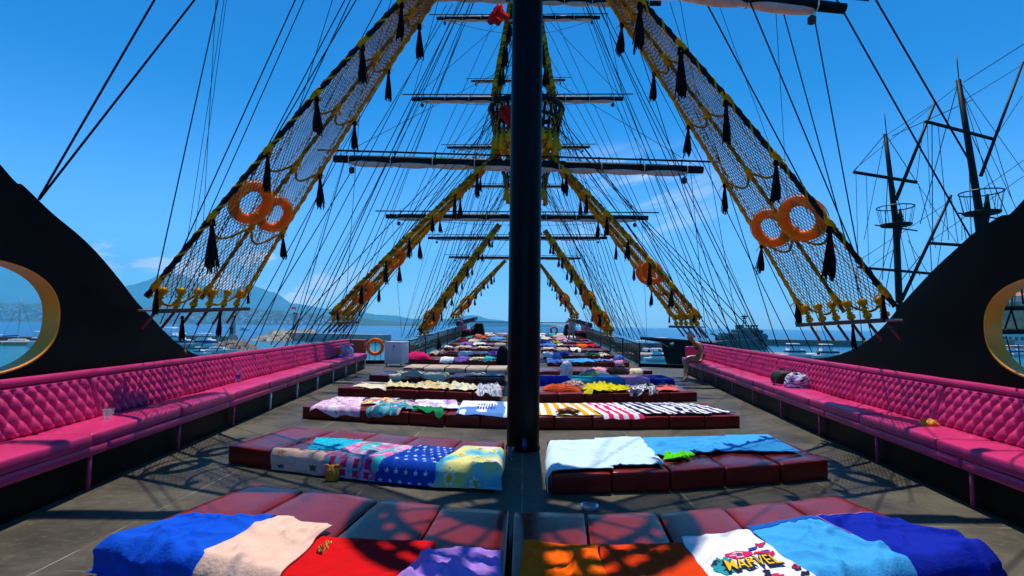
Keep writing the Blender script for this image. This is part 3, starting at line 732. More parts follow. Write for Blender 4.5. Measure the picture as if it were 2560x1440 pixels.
towel(a1, [(3.10, -.19), (4.12, -.19), ('p', 1138, 1125), ('p', 1048, 1118)], stars('white_on_blue', (.004, .06, .42), (.72, .76, .85), 6, 9, .16, 5, .5), 'royal blue towel scattered with white stars', .012, 39, 44, 44, lift=.024)
t5, mp = towel(a1, [(4.02, -.19), (5.08, -.19), ('p', 1262, 1125), ('p', 1160, 1120)], patchy('daisy', [(.72, .20, .30), (.75, .70, .62), (.70, .66, .20), (.20, .55, .62), (.05, .38, .55)], 2.2, 1, 9, hard=False), 'yellow, white and teal daisy towel nearest the mast in the second row', .012, 42, 44, 44, lift=.024)
for (x, y) in ((.22, .55), (.55, .45), (.80, .68), (.45, .85), (.75, .38), (.62, .08), (.25, .12)):
    shape(t5, whitep, mp, (x, y), (.085, .075), [[((.62 + .38 * abs(math.cos(3.5 * a))) * math.cos(a), (.62 + .38 * abs(math.cos(3.5 * a))) * math.sin(a)) for a in [2 * math.pi * q / 56 for q in range(56)]]], .0035, 'daisy_print')
    shape(t5, cYel, mp, (x, y), (.045, .040), [ell(1, 1)], .006, 'daisy_print')
# --- second row, right
towel(b1, [(-.28, -.0), (1.05, .06), ('p', 1490, 1103), ('p', 1376, 1106)], cMint, 'pale mint towel hanging off the mast side of the second row, right side', .012, 45, 44, 40, lift=.02)
towel(b1, [(.98, .10), (1.98, .16), ('p', 1600, 1096), ('p', 1486, 1101)], cloth('pale_mint_two', (.56, .76, .84)), 'very pale blue towel beside the pale mint one in the second row', .012, 46, 40, 40, lift=.026)
towel(b1, [(1.85, .46), (3.55, .52), ('p', 1828, 1094), ('p', 1606, 1099)], cSky, 'crumpled sky blue towel in the middle of the second row, right side', .016, 48, 50, 34, lift=.02, ridges=12)
towel(b1, [(3.50, .50), (4.72, .25), ('p', 1918, 1092), ('p', 1812, 1094)], cSky, 'smooth sky blue towel second from the outer end of the second row, right side', .010, 49, 44, 40, lift=.03)
towel(b1, [('p', 1662, 1155), ('p', 1726, 1154), ('p', 1722, 1140), ('p', 1664, 1140)], cGreen, 'neon green swimsuit lying in front of the sky blue towel', .022, 52, 18, 12, lift=.02, jag=.12, cat='swimsuit', name='swimsuit')
# --- third row
a2 = (2, -1); b2 = (2, 1)
towel(a2, [('p', 770, 1018), ('p', 895, 1026), ('p', 912, 996), ('p', 842, 994)], patchy('pinkwhite', [(.78, .55, .68), (.70, .40, .62), (.80, .70, .76), (.50, .22, .50)], 4, 3, 6), 'pink and white towel at the outer end of the third row, left side', .014, 60, 34, 30, jag=.08)
towel(a2, [('p', 900, 1012), ('p', 978, 1016), ('p', 1000, 998), ('p', 925, 997)], patchy('yellowblue', [(.75, .60, .30), (.76, .66, .15), (.65, .08, .10), (.20, .55, .65), (.7, .7, .66)], 3, 3, 12), 'yellow towel with red edge in the third row, left side', .014, 61, 30, 26, jag=.08, lift=.02)
towel(a2, [(1.9, -.10), ('p', 1040, 1030), ('p', 1030, 1002), ('p', 950, 1010)], patchy('tealpink', [(.75, .30, .38), (.74, .50, .50), (.03, .25, .32), (.10, .45, .50), (.70, .20, .35)], 4, 4, 15), 'crumpled teal and pink beach towel hanging over the front edge of the third row', .028, 62, 40, 36, jag=.15, lift=.025)
towel(a2, [('p', 1038, 1024), ('p', 1150, 1026), ('p', 1140, 1003), ('p', 1040, 1002)], patchy('whitelilac', [(.80, .78, .84), (.76, .72, .82), (.60, .40, .66), (.30, .18, .40)], 3, 3, 21), 'white and lilac towel in the third row, left side', .018, 63, 34, 26, jag=.1, lift=.02)
towel(a2, [('p', 1030, 1030), ('p', 1112, 1034), ('p', 1105, 1024), ('p', 1040, 1023)], cDG, 'dark green garment on the front of the third row', .02, 64, 24, 12, jag=.12, lift=.03, cat='garment', name='garment')
tq, mp = towel(a2, [('p', 1140, 1035), ('p', 1268, 1039), ('p', 1270, 1006), ('p', 1158, 1004)], patchy('whiteblue', [(.80, .82, .88), (.78, .80, .86), (.78, .80, .88), (.10, .26, .62)], 1.4, 1, 2.5), 'white towel shading to blue with dark printed letters, beside the mast', .012, 66, 40, 30, lift=.02)
for r_ in range(2):
    for i in range(7): shape(tq, inkBlue, mp, (.40 + i * .055, .35 + r_ * .22), (.022, .06 + .03 * (i % 3)), [ell(.8, 1, n=8)])
WS = (.80, .80, .84)
towel(b2, [(.35, .02), (2.25, .02), (2.05, 1.25), (.45, 1.25)], stripes('yellow', WS, (.72, .40, .01), 6, duty=.5), 'yellow and white striped towel just right of the mast', .014, 70, 44, 34)
towel(b2, [(2.3, -.02), (3.35, -.02), (3.0, 1.25), (2.05, 1.25)], stripes('pink', WS, (.70, .02, .14), 4), 'pink and white striped towel next to the yellow striped one', .014, 71, 40, 34, lift=.018)
towel(b2, [(3.15, .08), (4.25, .06), (3.85, 1.28), (2.95, 1.25)], stripes('navy', WS, (.012, .012, .09), 4), 'navy and white striped towel beside the pink striped one', .014, 72, 40, 34, lift=.022)
towel(b2, [(4.15, .05), (5.25, .02), (4.85, 1.25), (3.9, 1.2)], stripes('navy_b', WS, (.012, .012, .09), 5), 'navy and white striped towel in the middle of the three navy ones', .016, 73, 40, 34, lift=.024)
towel(b2, [(5.15, .10), (5.95, .10), (5.45, 1.15), (4.95, 1.15)], stripes('navy_c', WS, (.012, .012, .09), 3), 'narrow navy and white striped towel at the outer end of the third row', .012, 74, 30, 30, lift=.02)
towel(b2, [('p', 1392, 1039), ('p', 1446, 1039), ('p', 1440, 1031), ('p', 1400, 1031)], cBrown, 'brown cloth lying on the front of the yellow striped towel', .03, 75, 14, 10, lift=.04, jag=.15, cat='garment', name='garment')
# --- fourth row
a3 = (3, -1); b3 = (3, 1)
towel(a3, [('p', 880, 968), ('p', 965, 973), ('p', 972, 958), ('p', 905, 957)], cCream, 'smooth cream towel at the outer end of the fourth row, left side', .008, 80, 30, 22, jag=.05)
for i, (x0, x1, mt_, lb) in enumerate(((962, 1040, patchy('ylace', [(.76, .66, .40), (.70, .52, .10), (.76, .70, .55), (.66, .55, .2)], 5, 4, 3), 'crumpled yellow and cream lace cloth left of centre in the fourth row'),
                                  (1035, 1130, patchy('ylace2', [(.76, .60, .38), (.66, .44, .10), (.78, .70, .52), (.5, .32, .12)], 6, 4, 8), 'crumpled tan and yellow cloth in the middle of the fourth row, left side'),
                                  (1122, 1195, patchy('ylace3', [(.76, .72, .50), (.74, .66, .32), (.78, .74, .62), (.3, .4, .6)], 5, 3, 5), 'pale yellow cloth in the fourth row, left side'),
                                  (1188, 1255, patchy('wgrey', [(.76, .74, .74), (.20, .28, .46), (.76, .66, .60), (.30, .30, .36)], 5, 3, 11), 'white and grey-blue cloth nearest the mast in the fourth row'))):
    towel(a3, [('p', x0, 971 + i * 3.5), ('p', x1, 974 + i * 3.5), ('p', x1 - 6, 961 + i), ('p', x0 + 4, 960 + i)], mt_, lb, .035, 81 + i, 32, 22, jag=.1, lift=.02, ridges=12)
def heap(key, c, rx, ry, h, material, label, seed=0, cat='garment', name='garment'):
    row = ROWS[key]; t, v = row.inv(*c) if len(c) == 2 else (c[1], c[2])
    o = row.top(t, v)
    def fn(u, w):
        a = 2 * math.pi * u; r = w
        q = max(0, 1 - r * r) ** .6
        k = 1 + .25 * fnoise(math.cos(a) * 1.5 + seed, math.sin(a) * 1.5)
        z = h * q * (1 + .35 * fnoise(u * 9 + seed, w * 5)) + .006
        return V((o.x + rx * r * k * math.cos(a), o.y + ry * r * k * math.sin(a), o.z + z + .012 * math.sin(a * 5 + seed) * r))
    m = MB(); m.grid(28, 9, fn); return tag(m.build(name, material), label, cat)
heap(b3, (1400, 975), .42, .22, .11, patchy('orng', [(.70, .06, .01), (.74, .12, .02), (.5, .02, .01), (.76, .3, .1)], 5, 3, 3), 'crumpled orange-red towel at the mast end of the fourth row, right side', 1, 'towel', 'towel')
heap(b3, (1432, 972), .30, .20, .17, patchy('bundle', [(.74, .50, .44), (.60, .30, .26), (.06, .02, .02), (.78, .60, .52)], 6, 3, 6), 'beige and pink bundle of clothes on top of the orange-red towel', 2)
towel(b3, [('p', 1458, 983), ('p', 1530, 982), ('p', 1518, 966), ('p', 1462, 966)], cYel, 'bright yellow crumpled towel with straps in the fourth row, right side', .045, 92, 34, 24, jag=.14, lift=.02, ridges=14)
towel(b3, [('p', 1520, 981), ('p', 1578, 981), ('p', 1562, 966), ('p', 1512, 966)], cYel, 'bright yellow crumpled towel farther from the mast in the fourth row', .04, 93, 30, 24, jag=.14, lift=.022, ridges=12)
towel(b3, [('p', 1575, 983), ('p', 1645, 982), ('p', 1630, 966), ('p', 1570, 966)], patchy('dkwhite', [(.03, .03, .05), (.10, .10, .16), (.76, .72, .72), (.05, .08, .06), (.30, .26, .40)], 6, 4, 7), 'dark and white patterned clothes in the fourth row, right side', .04, 94, 30, 24, jag=.14, lift=.02, ridges=12)
towel(b3, [('p', 1645, 981), ('p', 1700, 979), ('p', 1680, 965), ('p', 1632, 966)], cSal, 'salmon pink towel at the outer end of the fourth row, right side', .022, 95, 28, 22, jag=.08, lift=.02)
# --- fifth row
a4 = (4, -1); b4 = (4, 1); c4 = (104, -1)
towel(a4, [(.85, -.12), (2.05, -.02), (1.95, 1.1), (1.0, 1.1)], cCream, 'cream towel with frilled edge on the short mattress block, left side', .03, 100, 30, 24, jag=.08)
towel(a4, [(2.0, .0), (3.12, -.17), (3.1, 1.0), (2.1, 1.0)], cCream, 'cream towel hanging off the corner of the short mattress block', .018, 101, 30, 26)
heap(a4, (1030, 941), .28, .16, .12, cBeige, 'small beige scarf bundled between the two cream towels', 4, 'scarf', 'scarf')
towel(c4, [(.5, .25), (2.0, .25), (1.98, 1.05), (.7, 1.05)], patchy('gw', [(.74, .72, .70), (.5, .48, .48), (.3, .24, .24), (.76, .72, .66)], 5, 3, 4), 'white and grey cloth on the mattress block left of the mast', .025, 102, 30, 20, jag=.1)
def stripes3(mp, c, s, par, mt_):
    for i, h in enumerate((.35, .65, 1.0)):
        x = (i - 1) * .62; shape(par, mt_, mp, c, s, [[(x - .26, -1), (x + .26, -1), (x + .26 - .2, -1 + 2 * h), (x - .26 - .2, -1 + 2 * h)]])
t6, mp = towel(b4, [(.25, -.18), (1.36, -.18), (1.33, .9), (.3, .9)], cNavy, 'dark blue towel with three slanted bars nearest the mast in the fifth row', .01, 105, 28, 26)
stripes3(mp, (.70, .09), (.16, .075), t6, inkL)
t7, mp = towel(b4, [(1.30, -.18), (2.25, -.18), (2.2, .8), (1.34, .8)], cTeal, 'teal towel with a red heart print in the fifth row', .008, 106, 28, 26, lift=.018)
m = MB(); uvshape(m, mp, (.55, .10), (.2, .09), [(0, -1), (1, .2), (.6, 1), (0, .5), (-.6, 1), (-1, .2)], 0); m.build('print', [inkR], t7)
t8, mp = towel(b4, [(2.22, -.18), (3.25, -.18), (3.2, .8), (2.24, .8)], cloth('teal_blue', (.02, .22, .46)), 'teal blue towel with upside-down dark lettering in the fifth row', .008, 107, 28, 26, lift=.016)
text_print('Holiday', mp, (.06, .02, .94, .14), inkBlue, 'lettering', t8, flip=True)
towel(b4, [(3.25, -.18), (4.15, -.18), (4.1, .9), (3.22, .9)], cPk, 'lilac-pink towel in the fifth row, left of the dark blue one', .012, 108, 26, 26, lift=.018)
t9, mp = towel(b4, [(4.18, -.18), (5.0, -.18), (5.0, 1.0), (4.12, 1.0)], cloth('deep_blue', (.006, .015, .22)), 'deep blue towel with three slanted bars at the outer end of the fifth row', .008, 109, 28, 26)
stripes3(mp, (.55, .10), (.24, .09), t9, inkL)
heap(b4, (1485, 941), .40, .22, .17, patchy('bag_blue', [(.05, .20, .45), (.5, .4, .12), (.08, .25, .5), (.2, .3, .5)], 3, 2, 2), 'rounded blue and brown cushion bag behind the lettered towel', 8, 'bag', 'bag')
# --- sixth row: beige covers on the left, odds and ends on the right
a5 = (5, -1); b5 = (5, 1)
for i in range(5):
    towel(a5, [(i + .03, -.17 if i < 2 else -.13), (i + .96, -.17 if i < 2 else -.10), (i + .96, 1.25), (i + .03, 1.25)], cBeige, 'plain beige cover on the mattress %s from the mast in the sixth row, left side' % ORD[4 - i], .006, 120 + i, 18, 18)
towel(b5, [('p', 1478, 929), ('p', 1520, 929), ('p', 1512, 921), ('p', 1482, 921)], cPk, 'small pink top on the sixth row, right side', .04, 126, 16, 12, jag=.1, cat='garment', name='garment')
towel(b5, [('p', 1520, 929), ('p', 1572, 929), ('p', 1560, 920), ('p', 1522, 920)], cBlk, 'black straps and swimwear on the sixth row, right side', .04, 127, 18, 12, jag=.15, cat='garment', name='garment')
towel(b5, [('p', 1574, 930), ('p', 1612, 929), ('p', 1600, 922), ('p', 1576, 922)], cCream, 'small cream cloth at the outer end of the sixth row, right side', .02, 128, 16, 12, cat='garment', name='garment')
# --- farther rows
PAL = {'red': cRed, 'orange': cOr, 'white': WHITEC, 'sky blue': cSky, 'royal blue': cBlue, 'teal': cTeal, 'dark green': cDG, 'cream': cCream, 'magenta': cMag, 'purple': cPurp, 'light blue': cLB, 'pink': cPk, 'beige': cBeige, 'salmon': cSal, 'yellow': cYel}
heap((6, -1), (1043, 898), .55, .3, .26, cMag, 'magenta towel heaped on the seventh row, left side', 11, 'towel', 'towel')
FT = [(6, -1, 0, .9, 'white'), (6, -1, 3.0, 3.9, 'purple'), (6, -1, 4.0, 4.9, 'cream'), (6, -1, 4.95, 5.9, 'teal'), (6, -1, 2.0, 2.9, 'white'),
      (6, 1, .02, 1.0, 'light blue'), (6, 1, 1.1, 2.9, 'sky blue'), (6, 1, 3.0, 4.0, 'light blue'), (6, 1, 4.1, 4.7, 'pink'),
      (7, -1, 1.1, 1.9, 'salmon'), (7, -1, 2.0, 3.0, 'white'), (7, -1, 4.1, 5.3, 'purple'), (7, -1, 0, .9, 'beige'),
      (7, 1, 1.2, 2.2, 'royal blue'), (7, 1, 3.6, 4.6, 'dark green'), (7, 1, 4.7, 5.4, 'cream'), (7, 1, .0, .9, 'white'),
      (8, -1, .2, .9, 'white'), (8, -1, 2.9, 4.0, 'cream'), (8, -1, 1.1, 2.4, 'beige'), (8, 1, .2, 1.2, 'cream'), (8, 1, 1.4, 2.4, 'beige'), (8, 1, 2.6, 3.5, 'white'),
      (9, -1, 1.0, 2.0, 'purple'), (9, -1, 2.1, 3.2, 'white'), (9, -1, 4, 5, 'beige'), (9, 1, .4, 1.6, 'light blue'), (9, 1, 3.7, 4.7, 'orange'), (9, 1, 4.8, 5.5, 'red'), (9, 1, 1.8, 2.4, 'cream'),
      (10, -1, 0.1, 1.1, 'red'), (10, -1, 1.2, 2.6, 'cream'), (10, -1, 3.0, 4.0, 'beige'), (10, 1, .3, 1.3, 'royal blue'), (10, 1, 1.6, 2.3, 'yellow'), (10, 1, 2.6, 3.9, 'white'), 
      (11, -1, .5, 1.1, 'teal'), (11, -1, 1.6, 2.6, 'orange'), (11, -1, 3.0, 4.6, 'sky blue'), (11, 1, .5, 1.7, 'cream'), (11, 1, 2.2, 3.6, 'pink'), (11, -1, 5.2, 5.9, 'dark green'),
      (12, -1, 1.0, 1.8, 'salmon'), (12, -1, 2.4, 3.4, 'white'), (12, -1, 4.3, 5.5, 'royal blue'), (12, 1, .3, 1.2, 'white'), (12, 1, 2.2, 3.8, 'beige'), (12, 1, 4, 5, 'white'),
      (13, -1, .8, 1.8, 'cream'), (13, -1, 2.2, 3.6, 'beige'), (13, 1, .5, 1.5, 'white'), (13, 1, 1.9, 2.9, 'teal'), (13, 1, 3.0, 4.4, 'cream')]
fr = random.Random(77); seen = {}
for (k, s, t0, t1, c) in FT:
    if (k, s) not in ROWS: continue
    n = ROWS[k, s].n; t0 = min(t0, n - .4); t1 = min(t1, n)
    f = fr.uniform(-.16, .1)
    lab = '%s towel on the %s row from the front, %s side' % (c, ORD[k], 'right' if s > 0 else 'left')
    if (lab in seen): lab = '%s towel farther from the mast on the %s row, %s side' % (c, ORD[k], 'right' if s > 0 else 'left')
    seen[lab] = 1
    towel((k, s), [(t0, f), (t1, f + fr.uniform(-.05, .1)), (t1 - .05, 1.15 + fr.uniform(-.4, .1)), (t0 + .05, 1.15 + fr.uniform(-.3, .1))], PAL[c], lab, .035, fr.randint(0, 999), 16, 14, jag=.1, lift=.016, ridges=7)
# ================================================================ masts
YM = [6.75, 16.4, 26.0, 34.5]
MX = hy(1307, 1120, 6.75).x
def mast(i, label):
    Y = YM[i]; x = MX * (1 if i == 0 else .3); h = [24, 27, 26, 24][i]
    t = thing('ship_mast', label, 'mast', (x, Y, dz(Y)), None)
    m = MB(); r = .200
    pr = [(r * 1.0, 0), (r, 3.5), (r * .97, 7.2), (r * .9, 7.6), (r * .72, 9), (r * .55, 16), (r * .35, h), (0.01, h + .1)]
    m.lathe((x, Y, dz(Y)), pr, 48); flat(m.build('pole', mastm, t), 60)
    c = MB(); c.lathe((x, Y, dz(Y)), [(r + .012, .0), (r + .012, .03), (r + .001, .032)], 48); flat(c.build('foot_collar', black, t), 40)
    return t
mast(0, 'thick black mast standing in the middle of the deck, nearest the viewer')
mast(1, 'tall black mast with the largest yard, second from the viewer')
mast(2, 'black mast third from the viewer, mostly hidden')
mast(3, 'black mast farthest toward the bow, mostly hidden')

def top_nest(i, z, r, label, low=1):
    """fighting top: slatted platform, balustrade, hanging yellow ropes"""
    Y = YM[i]; c = V((MX * (1 if i == 0 else .3), Y, z)); t = thing('crows_nest', label, "crow's nest", tuple(c))
    m = MB()
    m.torus(c, (0, 0, 1), r * .97, .05, 28, 8); m.torus(c, (0, 0, 1), r * .62, .035, 24, 6)
    for k in range(20):
        a = 2 * math.pi * k / 20; d = V((math.cos(a), math.sin(a), 0)); m.tube([c + d * .2, c + d * r * .97], .022, 4)
    m.lathe(c, [(.22, -.02), (r * .62, -.02), (r * .62, .02), (.22, .02)], 28, cap=False) if i == 0 else None  # solid disc added to the out-of-view nest, sized for its shadow below
    m.build('platform', brownwood, t)
    m = MB(); m.torus(c + V((0, 0, .85)), (0, 0, 1), r * 1.12, .085, 32, 8); m.torus(c + V((0, 0, .45)), (0, 0, 1), r * 1.05, .055, 32, 6); m.build('rail', spar, t)
    m = MB()
    for k in range(30):
        a = 2 * math.pi * k / 30; d = V((math.cos(a), math.sin(a), 0)); m.tube([c + d * r * .97, c + d * r * 1.12 + V((0, 0, .85))], .045, 5)
    m.build('baluster', spar, t)
    if i:
        for q_ in (0, .5):
            z_ = MB(); z_.tube([c + V((math.cos(2 * math.pi * (k + q_) / 18), math.sin(2 * math.pi * (k + q_) / 18), 0)) * r * (1.14 if k % 2 else 1.02) + V((0, 0, .82 if k % 2 else .02)) for k in range(19)], .022, 5); z_.build('lashing', ropey, t)
    m = MB(); rd = random.Random(i)
    for k in range(24 if i else 0):
        a = 2 * math.pi * k / 24; d = V((math.cos(a), math.sin(a), 0)); m.tube([c + d * r * .98 - V((0, 0, .02)), c + d * r * .62 - V((0, 0, .55)), c + d * .23 - V((0, 0, 1.2 + .4 * low))], .045, 5)
        q = c + d * r * 1.0; hh = rd.uniform(.35, .75); m.lathe(q - V((0, 0, hh)), [(.10, 0), (.11, .12), (.06, hh * .6), (.02, hh)], 8)
    if i: m.build('hanging_rope', ropey, t)
    return t
top_nest(0, 7.25, 1.0, "crow's nest on the nearest mast, above the picture", low=0)
top_nest(1, 7.35, 1.0, "crow's nest high on the second mast with yellow ropes hanging below")
top_nest(2, 8.15, 1.0, "smaller looking crow's nest on the third mast")
top_nest(3, 6.6, .9, "crow's nest on the mast nearest the bow")

# ================================================================ yards with furled sails
YN = 0
def yard(i, pl, pr, rad, label, sail=True, ext=12, nt=8, Yoff=-.35, jack=True):
    Y = YM[i] + Yoff
    A = hy(pl[0], pl[1], Y); B = hy(pr[0], pr[1], Y); cpt = (A + B) / 2
    t = thing('yard', label, 'yard', tuple(cpt), 'yards with furled sails crossing the masts'); d = (B - A)
    m = MB(); n = 10
    m.tube([A + d * k / n for k in range(n + 1)], [rad * (.72 + .28 * math.sin(math.pi * k / n) ** .5) for k in range(n + 1)], 14); flat(m.build('spar', spar, t), 50)
    if jack:
        e = d.normalized() * rad * 3.5; off = V((0, 0, rad * 1.75))
        m = MB(); m.tube([A - e + off, B + e + off], rad * .20, 6)
        for k in range(9):
            p = A + d * (k + .5) / 9; m.tube([p, p + off], rad * .14, 5)
            m.lathe(p + off * .93, [(rad * .3, 0), (rad * .3, rad * .35)], 6)
        m.build('jackstay', spar, t)
    if sail:
        m = MB(); L0, L1 = .045, .955; nn = 90; md = 10; vs = []
        for k in range(nn + 1):
            f = L0 + (L1 - L0) * k / nn; ph = (f - L0) / (L1 - L0) * nt
            bel = abs(math.sin(math.pi * ph)) ** .55
            rr = rad * (.62 + .42 * bel) * (1 + .12 * fnoise(f * 30, i, rad)); p = A + d * f + V((0, .03, -rad * (.62 + .16 * bel)))
            for j in range(md):
                a = 2 * math.pi * j / md; w = 1 + .10 * fnoise(f * 60, a * 2, i)
                vs.append(p + V((0, math.cos(a) * rr * w, math.sin(a) * rr * .62 * w)))
        m.add(vs, [(k * md + j, k * md + (j + 1) % md, (k + 1) * md + (j + 1) % md, (k + 1) * md + j) for k in range(nn) for j in range(md)] + [tuple(range(md)), tuple(nn * md + j for j in range(md - 1, -1, -1))])
        m.build('furled_sail', sailm, t)
        for k in range(nt + 1):
            p = A + d * (L0 + (L1 - L0) * k / nt) + V((0, 0, -rad * .3)); MB().torus(p, d, rad * 1.16, rad * .10, 14, 5).build('sail_tie', sailm, t)
        for f in (.05, .95):
            p = A + d * f - V((0, 0, rad * 1.6)); MB().lathe(p - V((0, 0, rad * 1.4)), [(.01, 0), (rad * .6, rad * .3), (rad * .6, rad * 1.1), (.01, rad * 1.5)], 8).build('block', brownwood, t)
    return A, B
YE = {}
YE['big'] = yard(1, (835, 397), (1757, 425), .150, 'longest and thickest yard, with pale furled sail, on the second mast', nt=8)
YE['g'] = yard(1, (1030, 248), (1558, 247), .085, 'yard just below the crow\'s nest rail of the second mast, with furled sail')
YE['a'] = yard(1, (1092, 46), (1500, 44), .070, 'short yard high up beside the upper red flag')
YE['a0'] = yard(1, (965, -14), (1652, 9), .10, 'yard cut by the top edge of the picture, right of the mast', nt=9)
YE['b'] = yard(2, (1178, 203), (1413, 200), .075, 'very short yard above the second crow\'s nest level, third mast')
YE['d'] = yard(2, (1118, 369), (1474, 368), .085, 'thin yard just above the longest yard, on the third mast')
YE['h'] = yard(2, (965, 541), (1620, 545), .150, 'lower yard of the third mast, dark with pale furled sail')
YE['f'] = yard(3, (1160, 465), (1418, 466), .085, 'short yard between the longest yard and the lower yard')
YE['i'] = yard(3, (1070, 595), (1518, 595), .120, 'dark yard just below the third mast\'s lower yard')
yard(3, (1122, 643), (1452, 646), .10, 'lowest and most distant yard, near the bow', Yoff=4)
YE['near'] = yard(0, (500, -158), (2112, 22), .085, 'near yard with furled sail cut by the top right of the picture', nt=9, Yoff=-.25)

# ================================================================ shrouds
def lerp(a, b, t): return a + (b - a) * t
TG = 'black tassels hanging from the rope nets'
def tassel(p, size, label, lean=0.0, seed=0):
    m = MB(); rd = random.Random(seed + int(abs(p.x) * 37) + int(p.z * 91)); s = size * rd.uniform(.82, 1.15); w = V((lean + rd.uniform(-.06, .06), rd.uniform(-.04, .04), 0)) * size
    m.tube([p + V((0, 0, .04 * s)), p - V((0, 0, .10 * s))], [.055 * s, .075 * s], 7)
    k = 26
    top = p - V((0, 0, .10 * s))
    m.lathe(top - V((0, 0, .82 * s)), [(.065 * s, 0), (.085 * s, .06 * s), (.088 * s, .25 * s), (.055 * s, .55 * s), (.028 * s, .74 * s), (.035 * s, .82 * s)], 9)
    for i in range(k):
        a = rd.uniform(0, 6.28); r0 = .025 * s; r1 = rd.uniform(.05, .12) * s; ln = rd.uniform(.72, .95) * s; d = V((math.cos(a), math.sin(a), 0))
        m.tube([top + d * r0, top + d * r1 * .7 - V((0, 0, ln * .55)) + w * .5, top + d * r1 - V((0, 0, ln)) + w], .006 * s + .004, 3, cap=False)
    return tag(m.build('tassel', tass), label, 'tassel', TG)
def ring(c, n, Rr, r, material, label, group=None, u0=None):
    t = thing('life_ring', label, 'life ring', tuple(c), group)
    m = MB(); m.torus(c, n, Rr, r, 36, 12); m.build('ring_body', material, t)
    b = MB(); n_ = V(n).normalized(); u = n_.cross(V((0, 0, 1))).normalized(); w = n_.cross(u)
    for k in range(4):
        a = math.pi / 4 + k * math.pi / 2; d = u * math.cos(a) + w * math.sin(a); tan = n_.cross(d); b.torus(c + d * Rr, tan, r * 1.04, r * .13, 14, 5)
    pts = []
    for k in range(33):
        a = math.pi / 4 + k * math.pi / 16; d = u * math.cos(a) + w * math.sin(a); pts.append(c + d * (Rr + r * 1.05 + .02 * abs(math.sin(2 * (a - math.pi / 4)))))
    b.tube(pts, r * .09, 5); b.build('grab_line', ropey if material is orange else whitep, t)
    return t
